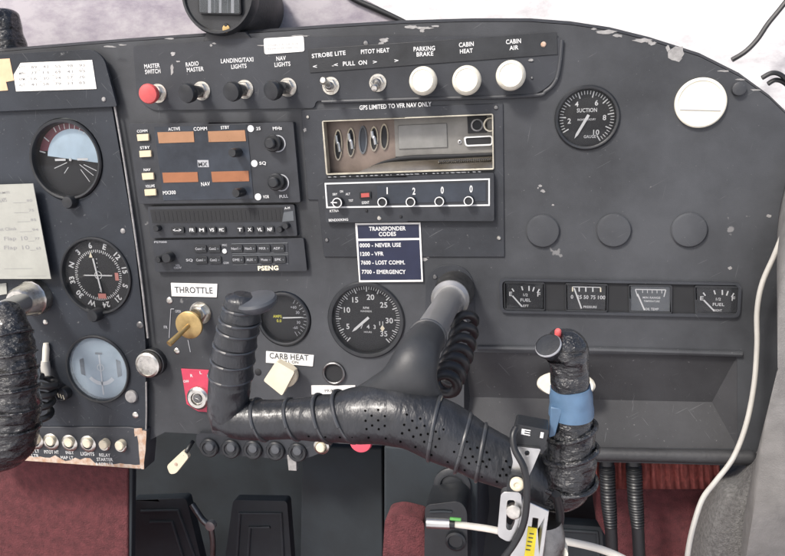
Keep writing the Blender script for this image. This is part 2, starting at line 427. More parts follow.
tag(cw.build('engine_cowling', M['cowl']), 'bright white engine cowling beyond the right half of the windscreen', 'cowling')

# windscreen: dusty lilac left pane, dark joint strip
ws = thing('windscreen', 'dusty windscreen behind the panel top, lilac on the left and painted white sky glare on the right', 'windscreen', 200, 20, -90)
p = MB(); p.plate([(-160, 66), (420, 36), (392, 14), (352, -8), (330, -60), (-160, -60)], (), -94, -90); a_ = p.build('pane', M['pane'], ws); a_['label'] = 'mottled lilac left pane of the windscreen'
p = MB(); p.plate([(404, 60), (404, 36), (376, 14), (336, -8), (300, -60), (1000, -60), (1000, 200), (800, 200)], (), -97, -93); a_ = p.build('pane', M['glarepane'], ws); a_['label'] = 'right pane of the windscreen painted white for the overexposed sky'
e = MB(); e.tube([W(334, -16, -88), W(352, -2, -88), W(376, 9, -88), (W(404, 22, -88)), W(430, 38, -88)], [.0028, .003, .003, .0025, .002], 10); e.build('edge_seal', M['rubber'], ws)

# ================================================================== INSTRUMENT PANEL
panel = thing('instrument_panel', 'worn black aircraft instrument panel with chipped paint along its curved top edge', 'instrument panel', 400, 300)
AI = (66, 160); VOR = (96, 276); TC = (98, 369); SUC = (587, 118); TACH = (366, 320); AMP = (284, 319)
def hole(c, r): return wcirc(c[0], c[1], r)
outline = [(-60, 57), (0, 52), (60, 47), (130, 41.5), (190, 37.5), (260, 33), (330, 28), (400, 24), (470, 22), (530, 22), (570, 25), (610, 31), (650, 41), (700, 57), (740, 77), (770, 99), (800, 128), (822, 170), (826, 250), (810, 360), (785, 430), (752, 466),
           (680, 464), (600, 462), (560, 459), (480, 452), (400, 446), (330, 443), (310, 437), (200, 434), (165, 432), (150, 440), (120, 440), (-60, 430)]
tray = [(323, 122), (492, 114.5), (493.5, 168), (326.5, 174)]
gbox = rp([(464, 352), (737, 356), (738, 449), (560, 447), (464, 442)], 4)
m = MB(); m.plate(outline, [hole(AI, .041), hole(VOR, .0405), hole(TC, .037), hole(SUC, .026), hole(TACH, .036), hole(AMP, .028), tray, gbox], -2, 0)
m.build('face_plate', M['panel'], panel)
# rolled top lip going forward to the windscreen
lip = MB(); top = outline[:19]; V = []
for (x, y) in top:
    a = W(x, y, 0)
    for (dy, dz) in ((0, .0005), (.004, .0035), (.012, .0045), (.07, -.004), (.16, -.03)): V.append(a + Vector((0, dy, dz)))
lip.add(V, [[i * 5 + j, (i + 1) * 5 + j, (i + 1) * 5 + j + 1, i * 5 + j + 1] for i in range(len(top) - 1) for j in range(4)], 0, True)
lip.build('glare_lip', M['shield'], panel)
# raised switch panel with rounded lower corners
sw = rp([(133, 46), (137, 98), (152, 110.5), (314, 108), (316, 101), (534, 96.5), (557, 80), (561, 37), (400, 36), (250, 38)], [4, 6, 8, 3, 3, 16, 16, 5, 4, 4])
m = MB(); m.plate(sw, (), 0, 2.2); m.build('switch_plate', M['plate'], panel, 1.0)
m = MB(); m.tube([W(x, y, 2.2) for x, y in [(562, 40), (560, 62), (556, 80), (546, 91), (528, 96), (420, 99), (322, 102)]], .0016, 8); m.build('raised_edge', M['panel'], panel)
m = MB(); m.plate([(308, 49), (557, 32.5), (557.6, 54.5), (310, 73)], (), 2.2, 2.9); m.build('label_strip', M['black'], panel, .2)
# radio mounting plate
m = MB(); m.plate([(301, 110), (503, 103.5), (504.5, 257), (324, 257), (318, 200), (308, 200)], [tray], 0, 1.4); m.build('radio_plate', M['plate'], panel, .4)
# pilot side floating panel
subp = rp([(-60, 76), (0, 69), (92, 61), (112, 108), (133, 230), (146, 345), (145.5, 431), (-60, 426)], [0, 0, 12, 2, 20, 20, 6, 0])
m = MB(); m.plate(subp, [hole(AI, .041), hole(VOR, .0405), hole(TC, .037)], 0, 6); m.build('pilot_plate', M['sub'], panel, 1.2)
m = MB(); m.tube([W(x, y, 6.4) for x, y in [(103, 62), (109, 80), (115, 108), (124, 160), (134.5, 230), (142, 285), (148, 338)]], .0011, 8); m.tube([W(x, y, 6.4) for x, y in [(146.2, 382), (146.5, 410), (146, 432)]], .0009, 8)
m.build('edge_highlight', M['bare'], panel)  # pale bead paints the light along the raised plate edge
hd = rp([(-60, 60), (0, 54.5), (92, 49), (104, 58), (117, 106.5), (-60, 114)], [0, 0, 8, 8, 2, 0])
m = MB(); m.plate(hd, (), 6.2, 9.5); m.build('upper_cover', M['sub'], panel, 1.2)
# lower left switch strip with worn edge
ls = [(-60, 424), (20, 427), (128, 427), (147, 430), (144, 470), (100, 466), (60, 462), (0, 459), (-60, 456)]
m = MB(); m.plate(ls, (), -14, 8); strip = m.build('switch_strip', M['plate'], panel, .8)
def ragged(pts, amp, n=10):
    out = []
    for (x0, y0), (x1, y1) in zip(pts, pts[1:] + pts[:1]):
        for k in range(n):
            t = k / n; out.append((x0 + (x1 - x0) * t + random.uniform(-amp, amp), y0 + (y1 - y0) * t + random.uniform(-amp, amp)))
    return out
def edge_patch(pts):
    return pts
m = MB()
low = [(0 + x, 459 + x * .07) for x in range(0, 145, 5)]
upr = []
for x, y in reversed(low):
    h = 2.5 + 4.5 * max(0, noise.noise(Vector((x * .06, 3.1, 0)))) * 2 + random.uniform(-.6, .8)
    if 80 < x < 92: h += 5
    if 28 < x < 60: h += 2
    upr.append((x, y - min(h, 9)))
m.plate([(x, y - .2) for x, y in low] + upr, (), 8.02, 8.3)
m.plate(ragged([(137, 430), (146.5, 431), (143.8, 469.5), (140, 468)], .5, 6), (), 8.02, 8.4)
m.plate(ragged([(134, 429), (142, 428.5), (141, 434), (135, 437)], .6, 4), (), 8.02, 8.5)
m.build('rusty_edge', M['rust'], strip)
# glovebox tray on the right: leaning dark back and a pale sloping floor, both real recesses
gv = MB()
A = [W(464, 352, -1), W(737, 356, -1)]; K = [W(470, 397, -17), W(712, 402, -17)]; Bq = [W(464, 442, -1), W(560, 447, -1), W(738, 449, -1)]
gv.add([A[0], A[1], K[1], K[0]], [[0, 1, 2, 3]]); gv.add([K[0], K[1], Bq[2], Bq[1], Bq[0]], [[0, 1, 2, 3, 4]])
gv.add([A[1], Bq[2], K[1]], [[0, 1, 2]]); gv.add([A[0], Bq[0], K[0]], [[0, 1, 2]])
gv.build('parcel_tray', M['recess'], panel)
m = MB(); m.tube([W(x, y, 1) for x, y in [(478, 348), (600, 350), (742, 354)]], .0026, 8); m.build('tray_upper_lip', M['panel'], panel)
m = MB(); m.tube([W(x, y, 3) for x, y in [(560, 453), (640, 455), (738, 457), (752, 458)]], .0062, 12); m.build('tray_lower_lip', M['shield'], panel)
# gauge cluster trench
cl = rp([(499, 278.5), (742, 283), (740, 318), (500, 313)], 7); ci = rp([(502, 281), (739, 285.5), (737, 315), (503, 310.5)], 5)
m = MB(); m.plate(cl, [ci], 0, 3.2, 0); m.build('cluster_bezel', M['plate'], panel, 1.0)
m = MB(); m.plate(ci, (), 0, .6); m.build('cluster_back', M['matte'], panel)
# yoke shaft plate
m = MB(); m.plate(rp([(424, 349), (426, 280), (434, 268), (450, 264), (466, 268), (474, 281), (475, 349)], 8), (), 0, 1.6); m.build('shaft_plate', M['plate'], panel, .5)
# breaker shelf
m = MB(); m.plate(rp([(196, 433), (312, 436), (334, 437), (330, 449), (308, 458), (282, 459), (205, 453), (196, 446)], 5), (), -6, 6); m.build('breaker_shelf', M['plate'], panel, .8)
m = MB(); m.plate([(287, 455), (296, 455.5), (296.5, 471), (288.5, 470.5)], (), 1, 7); m.build('shelf_bracket', M['bare'], panel, .5)
# chips of bare metal
def blob(cx, cy, rx, ry, seed, n=14, rough=.35):
    rnd = random.Random(seed)
    return [(cx + math.cos(2 * math.pi * k / n) * rx * (1 + rnd.uniform(-rough, rough)), cy + math.sin(2 * math.pi * k / n) * ry * (1 + rnd.uniform(-rough, rough))) for k in range(n)]
for (x, y, rx, ry, dd) in [(677, 53.8, 7.5, 7.8, 0), (606, 32.2, 11, 2, 0), (618, 35.8, 5, 1.6, 0), (643, 40.5, 9, 2, 0), (652, 43.5, 4, 2, 0), (594, 29, 3, 1, 0), (668, 48, 2, 3.5, 0), (384, 40, 4.5, 2.2, 2.2), (381, 44, 2.6, 2, 2.2),
                           (411, 27, 7, 1.6, 0), (424, 28, 8, 1.4, 0), (422, 30.5, 2.4, 2, 0), (436, 26.3, 4, 1, 0), (724, 71, 6, .9, 0), (740, 79.5, 5, .8, 0), (756, 90, 5, .9, 0), (170, 38.8, 5, .7, 0), (214, 43.5, 2, .8, 2.2), (211, 45.5, 1.2, 1.3, 2.2),
                           (173, 54, 2.2, 2, 2.2), (172, 70, 1.4, 5, 2.2), (178, 61.5, 2, .7, 2.2), (109, 46.6, 7, .9, 9.5), (122, 45, 4, .8, 0), (424, 259.5, 3.4, 2, 0), (428, 256, 2.4, 1.6, 0), (730, 268, 1.8, 1.6, 0), (769, 216, 2.4, 1.4, 0),
                           (540, 186, 1.6, 1.2, 0), (543, 191, 2.2, 1.4, 0), (538, 188, .8, .8, 0), (553, 205, 1.2, .8, 0), (305, 130, 1.5, 1.8, 1.4), (300, 36, 9, .8, 0), (262, 45.5, 5, .5, 2.2), (333, 66, 1.2, .6, 2.9), (531, 60, 2.4, 1.2, 2.9)]:
    m = MB(); m.plate(blob(x, y, rx, ry, int(x * 7 + y)), (), dd + .02, dd + .25); m.build('paint_chip', M['bare'], panel)

# lettering painted on the panel
def lettering(items, d, m_='white', parent=panel, bold=.012):
    for it in items:
        t = MB(); t.text(it[0], it[1], it[2], it[3], d, 0, bold); t.build('lettering', M[it[4] if len(it) > 4 else m_], parent)
lettering([('MASTER', (144.5, 68.6), (160, 67.4), 4.2), ('SWITCH', (145.3, 74.1), (160.6, 73), 4.2), ('RADIO', (186, 66.8), (198.8, 65.4), 4.2), ('MASTER', (187, 72.1), (203.9, 70.8), 4.2),
           ('LANDING/TAXI', (221, 63.3), (253.5, 61.5), 4.3), ('LIGHTS', (231.4, 69), (246.7, 67.8), 4.2), ('NAV', (276.5, 60.8), (286, 60), 4.2), ('LIGHTS', (274.7, 67), (290.5, 65.8), 4.2)], 2.5, bold=.02)
lettering([('STROBE LITE', (312, 58.2), (345.7, 54.8), 4.2), ('PITOT HEAT', (361, 54), (389.4, 52.2), 4.2), ('<', (313, 68.5), (317, 68.2), 3.6), ('<', (334, 66.8), (338, 66.5), 3.6), ('PULL  ON', (343, 66), (367, 64.4), 4.2), ('>', (373, 64), (377, 63.7), 3.6), ('>', (394.5, 62.6), (398.5, 62.3), 3.6),
           ('PARKING', (413.6, 51.4), (435, 50.3), 4.4), ('BRAKE', (416.6, 56.6), (433.4, 55.6), 4.2), ('CABIN', (459, 47.2), (473.8, 46), 4.4), ('HEAT', (460, 53.6), (472.8, 52.6), 4.2), ('CABIN', (506, 44.2), (521, 43), 4.4), ('AIR', (509.5, 50.2), (518.5, 49.4), 4.2)], 3.2, bold=.02)
lettering([('GPS LIMITED TO VFR NAV ONLY', (359.6, 109.9), (431.5, 106.2), 4.4)], 1.7, bold=.02)
lettering([('PITOT HT', (44.5, 453.4), (59, 453.8), 3.2), ('INST', (66, 454), (74, 454.2), 3), ('MAP LT', (61, 459), (73.5, 459.4), 3.2), ('LIGHTS', (81, 455.3), (94.5, 455.7), 3.4), ('RELAY', (99.5, 456.4), (110.5, 456.8), 3.2),
           ('STARTER', (97, 460.8), (113, 461.2), 3.2), ('& RDR LTR', (96, 465.2), (113.5, 465.5), 2.8), ('N LT', (31, 452.3), (39.5, 452.6), 3), ('LTR', (32, 457), (39, 457.2), 3)], 8.6, bold=.012)
lettering([('OPEN', (175.4, 312.5), (181, 312.7), 2.6, 'greyink'), ('FR', (164, 328.5), (167.6, 328.6), 2.8, 'greyink')], .4)
m = MB()
for a, b in [((171, 309), (169.2, 338)), ((171, 309), (174, 309)), ((188, 340), (190.5, 352))]:
    m.tube([W(*a, .4), W(*b, .4)], .0004, 6)
m.build('scale_line', M['greyink'], panel)
# screws
def screw(x, y, r, d, parent=panel, m_='darksteel'):
    k = S(x, y, d) * r; c = W(x, y, d)
    s = MB(); s.lathe(c, [(k, -.0005), (k, .0004), (k * .75, .001), (0, .0012)], n=18); s.build('screw', M[m_], parent)
    a = random.uniform(0, 3.1); u = Vector((math.cos(a), 0, math.sin(a))) * k * .75; w = Vector((-math.sin(a), 0, math.cos(a))) * k * .12
    f = c + N * .00135
for (x, y, r, d, mm) in [(543.5, 44.5, 2.8, 2.9, 'rust'), (366, 43.5, 3, 2.2, 'darksteel'), (327, 240, 2, 1.4, 'darksteel'), (499, 238, 2.2, 1.4, 'nickel'), (435, 277, 2.3, 1.6, 'darksteel'), (462, 277, 2.3, 1.6, 'darksteel'), (465, 321, 2.3, 1.6, 'darksteel'), (496, 107.5, 2.4, 1.4, 'darksteel'), (308, 117, 1.8, 1.4, 'nickel'),
                         (135.5, 415, 3, 6, 'nickel'), (140, 325, 3.4, 6, 'darksteel'), (104, 99.5, 2.4, 9.5, 'bare'), (169.5, 300.5, 3.2, 0, 'nickel'), (176.8, 351, 3, 0, 'nickel'), (123, 231, 2.6, 6, 'bare'), (45.5, 322, 2.6, 6, 'nickel'), (532, 78, 1.4, 2.2, 'darksteel'), (258, 372, 3.4, 0, 'matte')]:
    screw(x, y, r, d, panel, mm)

# ================================================================== GAUGES
def seg(mb, c, a, r0, r1, w, h, mi):
    """radial tick: angle a (deg, counter clockwise from right), radii and width in metres"""
    u = Vector((math.cos(R(a)), 0, math.sin(R(a)))); v = Vector((-u.z, 0, u.x)); q = c + N * h
    mb.add([q + u * r0 - v * w / 2, q + u * r1 - v * w / 2, q + u * r1 + v * w / 2, q + u * r0 + v * w / 2], [[0, 1, 2, 3]], mi)
def ptxt(mb, s, c, pos, h, hgt, mi, rot=0, width=None, bold=.015):
    vs, fs = glyphs(s, bold); x0 = min(v[0] for v in vs); x1 = max(v[0] for v in vs); k = hgt / CAP; kx = k if width is None else width / (x1 - x0)
    ca, sa = math.cos(R(rot)), math.sin(R(rot)); o = c + N * h + Vector((pos[0], 0, pos[1])); P = []
    for v in vs:
        a, b = (v[0] - (x0 + x1) / 2) * kx, (v[1] - CAP / 2) * k
        P.append(o + Vector((a * ca - b * sa, 0, a * sa + b * ca)))
    mb.add(P, fs, mi)
def gauge(name, label, cat, px, py, rm, dep=7, d=0, dialm='dial', gm='glass', bez=1.16, group=None, proud=2.5):
    """round instrument set in a hole; rm = radius of the visible dial in metres. returns thing, dial centre"""
    t = thing(name, label, cat, px, py, d, group)
    c = W(px, py, d); mm = .001
    b = MB(); R1 = rm * bez
    b.lathe(c, [(rm * 1.01, -dep * mm - .001), (rm * 1.01, -.5 * mm), (rm * 1.03, proud * mm * .8), (rm * 1.08, proud * mm), (R1 - .0012, proud * mm), (R1, proud * mm * .5), (R1, -.003)], n=64)
    b.build('bezel', M['black'], t)
    q = MB(); q.lathe(c, [(rm * 1.02, -dep * mm - .002), (rm * 1.02, -dep * mm), (0, -dep * mm)], n=64)
    dial = q.build('dial', M[dialm], t)
    g_ = MB(); g_.lathe(c, [(rm * 1.015, -.6 * mm), (rm * .6, -.2 * mm), (0, -.1 * mm)], n=48); g_.build('glass', M[gm], t)
    return t, dial, c + N * (-dep * mm)
def needle(c, a, L, tail, w, t, m_='white', h=.0016, name='needle'):
    u = Vector((math.cos(R(a)), 0, math.sin(R(a)))); v = Vector((-u.z, 0, u.x)); q = c + N * h
    b = MB(); b.solid([[q - u * tail - v * w * .5, q + u * L * .8 - v * w * .45, q + u * L, q + u * L * .8 + v * w * .45, q - u * tail + v * w * .5]], Vector((0, .0005, 0)))
    b.build(name, M[m_], t)
# suction gauge
t, dl, c = gauge('suction_gauge', 'round black suction gauge marked 2 to 10 in the upper right of the panel', 'gauge', *SUC, .0232, 4)
k = MB()
for i in range(41):
    a = 225 - 270 * i / 40 - 14; seg(k, c, a, .0195 if i % 5 else .0172, .0225, .0006 if i % 5 else .0009, .0002, 0)
for s, a in (('2', 188), ('4', 126), ('6', 58), ('8', 0), ('10', -56)): ptxt(k, s, c, (math.cos(R(a)) * .0145, math.sin(R(a)) * .0145), .0003, .0042, 0)
ptxt(k, 'SUCTION', c, (0, .0065), .0003, .0032, 0, width=.0165); ptxt(k, 'INCHES MERCURY', c, (0, -.0012), .0003, .0016, 0, width=.015); ptxt(k, 'GAUGE', c, (.003, -.0155), .0003, .0024, 0, width=.01)
k.build('markings', M['white'], dl); needle(c, 240, .0195, .003, .0024, t)
# tachometer
t, dl, c = gauge('tachometer', 'large round tachometer marked 5 to 35 left of the yoke shaft', 'gauge', *TACH, .0325, 6)
k = MB()
for i in range(61):
    a = 228 - 276 * i / 60; seg(k, c, a, .0285 if i % 5 else .0265, .0317, .0006 if i % 5 else .0011, .0002, 0)
for s, a in (('5', 203), ('10', 158), ('15', 122), ('20', 80), ('25', 40), ('30', -4), ('35', -43)): ptxt(k, s, c, (math.cos(R(a)) * .0215, math.sin(R(a)) * .0215), .0003, .0052, 0)
ptxt(k, 'RPM', c, (-.001, .0105), .0003, .0022, 0); ptxt(k, 'HUNDREDS', c, (-.001, .0072), .0003, .0017, 0, width=.011); ptxt(k, 'HOURS', c, (0, -.0135), .0003, .0016, 0)
for i, s in enumerate('743'): ptxt(k, s, c, (-.006 + i * .0064, -.0082), .0003, .004, 0)
ptxt(k, '11', c, (.0135, -.0045), .0003, .004, 0)
k.build('markings', M['white'], dl); needle(c, 221, .0205, .002, .0026, t)
k = MB(); k.lathe(c + Vector((.0145, 0, -.0095)), [(.0022, 0), (.0022, .0004), (0, .0004)], n=4, squash=(1, 1.5)); k.build('hour_drum', M['cream_ink'], dl)
# ammeter
t, dl, c = gauge('engine_gauge', 'round black gauge with yellow lettering behind the left yoke horn', 'gauge', *AMP, .0232, 6)
k = MB()
for i in range(13):
    a = 60 - 120 * i / 12; seg(k, c, a, .0185 if i % 3 else .0165, .0215, .0006, .0002, 0)
for s, a in (('+60', 52), ('30', 24), ('30', -20), ('-60', -48)): ptxt(k, s, c, (math.cos(R(a)) * .0135, math.sin(R(a)) * .0135), .0003, .0027, 0)
k.build('markings', M['greyink'], dl)
k = MB(); ptxt(k, 'AMPS', c, (-.009, .001), .0003, .0028, 0, width=.009); ptxt(k, '0.0', c, (-.0075, -.0035), .0003, .0028, 0); k.build('yellow_lettering', M['yellow_ink'], dl)
needle(c, 3, .019, .003, .0013, t)
# attitude indicator
t, dl, c = gauge('attitude_indicator', 'attitude indicator with a blue sky reflection painted on its dial in the upper left of the panel', 'gauge', *AI, .0355, 8, 6, 'dial', 'glass', 1.12, None, 3)
def halfdisc(c, r, a0, a1, h, n=24, drop=0):
    pts = [c + N * h + Vector((math.cos(R(a0 + (a1 - a0) * i / n)) * r, 0, math.sin(R(a0 + (a1 - a0) * i / n)) * r)) for i in range(n + 1)]
    return pts
k = MB(); P = halfdisc(c, .0355, 15, 165, .0002); k.add(P, [list(range(len(P)))]); k.build('bank_scale', M['maroon'], dl)
k = MB(); P = halfdisc(c + Vector((.004, 0, 0)), .0300, -8, 172, .0005); k.add(P, [list(range(len(P)))]); k.build('sky_reflection', M['skyrefl'], dl)
k = MB()
for a in (165, 140, 115, 105, 95, 85, 75, 65, 55): seg(k, c, a, .0285 if a > 120 else .030, .0352, .0012 if a > 110 else .0008, .0008, 0)
for x in (-.0115, .0135):
    k.add([c + N * .0011 + Vector((x - .006, 0, -.001)), c + N * .0011 + Vector((x + .006, 0, -.001)), c + N * .0011 + Vector((x + .006, 0, .0012)), c + N * .0011 + Vector((x - .006, 0, .0012))], [[0, 1, 2, 3]])
k.lathe(c + N * .0008, [(.0014, 0), (.0014, .0008), (0, .0008)], n=16)
for a, r0, r1 in ((200, .008, .024), (228, .01, .018), (-38, .008, .026), (-55, .012, .027), (-25, .012, .027)): seg(k, c + Vector((.003, 0, 0)), a, r0, r1, .0007, .0008, 0)
k.build('markings', M['white'], dl)
b = MB(); kk = c + Vector((.002, 0, -.041)) + N * .012; b.lathe(kk, [(.0065, -.006), (.0065, .003), (.0055, .005), (0, .006)], n=30); b.build('caging_knob', M['black'], t)
# VOR indicator
t, dl, c = gauge('course_indicator', 'course deviation indicator with compass ring and crossed needles left of the radios', 'gauge', *VOR, .0365, 4, 6, 'dial', 'glass', 1.09, None, 2.5)
k = MB()
for i in range(72): seg(k, c, 160 - i * 5, .0240 if i % 2 else .0232, .0264, .0008, .0002, 0)
for i, s in enumerate(['N', '3', '6', 'E', '12', '15', 'S', '21', '24', 'W', '30', '33']):
    a = 160 - i * 30; ptxt(k, s, c, (math.cos(R(a)) * .0312, math.sin(R(a)) * .0312), .0003, .0056, 0, a - 90, bold=.03)
for i in range(9):
    for (ox, oz) in (((i - 4) * .0038, 0), (0, (i - 4) * .0042)):
        k.lathe(c + Vector((ox, 0, oz)), [(.0006, .0002), (0, .0004)], n=8)
k.lathe(c, [(.0042, .0003), (.0034, .0003)], n=28)
k.build('markings', M['white'], dl)
needle(c, 180, .0165, .0165, .0012, t, name='glideslope_needle'); needle(c, 279, .018, .018, .0017, t, h=.002, name='course_needle')
k = MB(); q = c + N * .0012
for (x, z, w_, h_) in ((.0025, -.0215, .0045, .0026), (.0215, -.001, .002, .004)):
    k.add([q + Vector((x - w_, 0, z - h_)), q + Vector((x + w_, 0, z - h_)), q + Vector((x + w_, 0, z + h_)), q + Vector((x - w_, 0, z + h_))], [[0, 1, 2, 3]])
k.build('flag_window', M['brownred'], dl)
k = MB(); k.add([q + Vector((-.0075, 0, .0185)), q + Vector((-.0035, 0, .0185)), q + Vector((-.0053, 0, .0245))], [[0, 1, 2]]); k.build('index_pointer', M['cream_ink'], dl)
b = MB(); kk = c + Vector((-.002, 0, -.0395)) + N * .007; b.lathe(kk, [(.0066, -.006), (.0066, .006), (.0055, .008), (0, .0085)], n=30); b.build('setting_knob', M['black'], t)
# turn coordinator
t, dl, c = gauge('turn_coordinator', 'turn coordinator with a pale blue sky reflection painted on its face at the lower left', 'gauge', *TC, .0335, 5, 6, 'tcface', 'reflglass', 1.1, None, 3)
k = MB()
for s in (-1, 1):
    k.add([c + N * .0006 + Vector((s * .019, 0, -.010)), c + N * .0006 + Vector((s * .024, 0, -.008)), c + N * .0006 + Vector((s * .024, 0, .008)), c + N * .0006 + Vector((s * .019, 0, .010))], [[0, 1, 2, 3]], 1)
k.add([c + N * .0012 + Vector((x, 0, z)) for x, z in ((-.004, .0145), (.004, .0145), (.004, .017), (-.004, .017))], [[0, 1, 2, 3]], 1)
seg(k, c, 90, -.030, .0145, .0017, .0008, 0)
for a in range(228, 316, 8): pass
A_ = halfdisc(c, .0195, 220, 320, .0008, 20); B_ = halfdisc(c, .0155, 220, 320, .0008, 20)
k.add(A_ + B_, [[i, i + 1, 22 + i, 21 + i] for i in range(20)], 0)
k.lathe(c + N * .0008, [(.004, 0), (.0032, 0)], n=20)
k.build('markings', [M['white'], M['matte']], dl)

# ------------------------------------------------ four small gauges of the cluster
def cluster_gauge(label, poly, kind):
    cx = sum(p[0] for p in poly) / 4; cy = sum(p[1] for p in poly) / 4
    t = thing('engine_gauge', label, 'gauge', cx, cy, 0, 'small gauges in the row across the lower right')
    b = MB(); b.plate(rp([(poly[0][0] - 2, poly[0][1] - 2), (poly[1][0] + 2, poly[1][1] - 2), (poly[2][0] + 2, poly[2][1] + 2), (poly[3][0] - 2, poly[3][1] + 2)], 3), [poly], .6, 2.6); b.build('frame', M['black'], t, .4)
    b = MB(); b.plate(poly, (), .6, 1.1); dl = b.build('dial', M['dialgrey' if kind == 2 else 'dial'], t)
    def q(u, v): return (poly[0][0] + (poly[1][0] - poly[0][0]) * u + (poly[3][0] - poly[0][0]) * v, poly[0][1] + (poly[1][1] - poly[0][1]) * u + (poly[3][1] - poly[0][1]) * v)
    k = MB(); w = .0006
    def ln(a, b_, wd, mi=0):
        P, Q = W(*q(*a), 1.3), W(*q(*b_), 1.3); u = (Q - P).normalized(); v = Vector((-u.z, 0, u.x)) * wd / 2
        k.add([P - v, Q - v, Q + v, P + v], [[0, 1, 2, 3]], mi)
    def tx(s, u, v, wd, h, mi=0): k.text(s, q(u - wd / 2, v), q(u + wd / 2, v), h, 1.3, mi, .015)
    if kind in (0, 3):
        for (u, v, du, dv) in ((.16, .2, .05, .12), (.42, .1, .03, .16), (.62, .08, 0, .2), (.76, .12, -.04, .18), (.9, .2, -.06, .16)): ln((u, v), (u + du, v + dv), .0011)
        tx('E', .12, .5, .08, 4); tx('F', .88, .5, .08, 4); tx('1/2', .52, .5, .12, 2.6); tx('FUEL', .52, .72, .28, 3); tx('LEFT' if kind == 0 else 'RIGHT', .5, .94, .2, 2.2)
        nd = ((.17, .5), (.42, .93))
    elif kind == 1:
        for u in (.14, .31, .48, .66, .86): ln((u, .08), (u, .26), .0011, 1 if u in (.14, .86) else 0)
        ln((.14, .07), (.86, .07), .0007)
        for s, u, wd in (('0', .12, .06), ('25', .31, .12), ('50', .48, .12), ('75', .66, .12), ('100', .88, .19)): tx(s, u, .55, wd, 3.6)
        tx('PRESSURE', .58, .92, .34, 2.2); nd = ((.18, .12), (.36, .95))
    else:
        ln((.12, .12), (.88, .12), .0008); ln((.12, .12), (.17, .4), .0008); ln((.88, .12), (.83, .4), .0008)
        for u in (.3, .42, .54, .66, .78): ln((u, .14), (u, .26), .0005)
        tx('MIN RANGE', .52, .48, .44, 2); tx('TEMPERATURE', .52, .62, .4, 1.8); tx('OIL TEMP', .52, .95, .34, 2.4); nd = ((.17, .3), (.34, .95))
    k.build('markings', [M['white'], M['cream_ink']], dl)
    P, Q = W(*q(*nd[0]), 1.7), W(*q(*nd[1]), 1.7); u = (Q - P).normalized(); v = Vector((-u.z, 0, u.x)) * .0006
    b = MB(); b.solid([[P - v, Q - v, Q + v, P + v]], Vector((0, .0003, 0))); b.build('needle', M['white'], t)
    b = MB(); b.plate(poly, (), 2.0, 2.3); b.build('glass', M['glass'], t)
cluster_gauge('leftmost small fuel gauge of the row, nearest the yoke', [(506, 283.5), (543, 284.3), (543, 309), (506.5, 308)], 0)
cluster_gauge('small pressure gauge marked 0 to 100 in the row', [(567, 285), (606, 285.8), (605.5, 310.5), (567.5, 309.5)], 1)
cluster_gauge('small grey faced oil temperature gauge third in the row', [(630.5, 286.3), (670.5, 287), (670, 312), (631, 311.2)], 2)
cluster_gauge('rightmost small fuel gauge at the right end of the row', [(696.5, 287.5), (738, 288.2), (737, 313.3), (697, 312.6)], 3)

# ================================================================== RADIOS
def bil(q, u, v):
    a = Vector(q[0]).lerp(Vector(q[1]), u); b = Vector(q[3]).lerp(Vector(q[2]), u); r = a.lerp(b, v); return (r.x, r.y)
def box(mb, pts, d0, d1, mi=0): mb.plate(pts, (), d0, d1, mi)
def knobm(name, parent, px, py, d0, r_px, h, m_='black', steps=1, ridges=0):
    """knob whose front is seen at px,py"""
    c = W(px, py, d0 + h) + Vector((0, h / 1000, 0)); k = S(px, py, d0 + h) * r_px; mm = h / 1000
    b = MB()
    if steps == 2: b.lathe(c, [(k, 0), (k, mm * .45), (k * .9, mm * .5), (k * .62, mm * .5), (k * .62, mm * .94), (k * .5, mm), (0, mm)], n=32)
    else: b.lathe(c, [(k * 1.02, 0), (k, mm * .86), (k * .85, mm), (0, mm)], n=32)
    return b.build(name, M[m_], parent)
Z6 = lambda x, y: (120 + x / 3.27, 110 + y / 3.27)
navq = [Z6(28, 45), Z6(566, 38), Z6(590, 302), Z6(60, 307)]
t = thing('radio', 'large nav and comm radio with four orange display bars', 'radio', 214, 163, 0)
b = MB(); b.plate(rp(navq, 2), (), 0, 7); b.build('case', M['radio'], t, .6)
b = MB(); b.plate([Z6(112, 55), Z6(415, 48), Z6(437, 290), Z6(142, 296)], (), 7, 7.5); b.build('display_window', M['bluewin'], t)
for q, m_ in (([(122, 73), (240, 70), (243, 105), (127, 109)], 'orange'), ([(287, 70), (408, 66), (412, 102), (290, 105)], 'orange'), ([(138, 205), (253, 203), (256, 235), (142, 238)], 'orange2'), ([(298, 202), (420, 199), (422, 233), (302, 236)], 'orange2')):
    b = MB(); b.plate([Z6(*p) for p in q], (), 7.5, 8); b.build('display_bar', M[m_], t)
b = MB(); b.plate([Z6(253, 164), Z6(289, 164), Z6(291, 187), Z6(255, 187)], (), 7.5, 7.9); b.build('maker_badge', M['greyink'], t)
for q in ([(54, 80), (92, 78), (94, 100), (57, 102)], [(62, 134), (100, 132), (102, 153), (64, 155)], [(70, 207), (108, 205), (111, 227), (73, 229)], [(79, 260), (116, 258), (118, 279), (81, 281)]):
    b = MB(); b.plate([Z6(*p) for p in q], (), 7, 9.5); b.build('button', M['button'], t, .4)
for x, y in ((428, 61), (440, 175), (452, 284)):
    b = MB(); k = S(*Z6(x, y)) * 3.4; b.lathe(W(*Z6(x, y), 7), [(k, 0), (k, .0006), (0, .0008)], n=24); b.build('button_dot', M['white'], t)
for x, y, n_ in ((492, 110, 0), (503, 238, 0)):
    knobm('tuning_knob', t, *Z6(x - 4, y), 7, 8.6, 13, 'black', 2)
    b = MB(); q = Z6(x + 24, y); k = S(*q) * 8; b.lathe(W(*q, 7), [(k * 1.06, 0), (k * 1.06, .0008), (k * .92, .0008)], n=36); b.build('index_ring', M['greyink'], t)
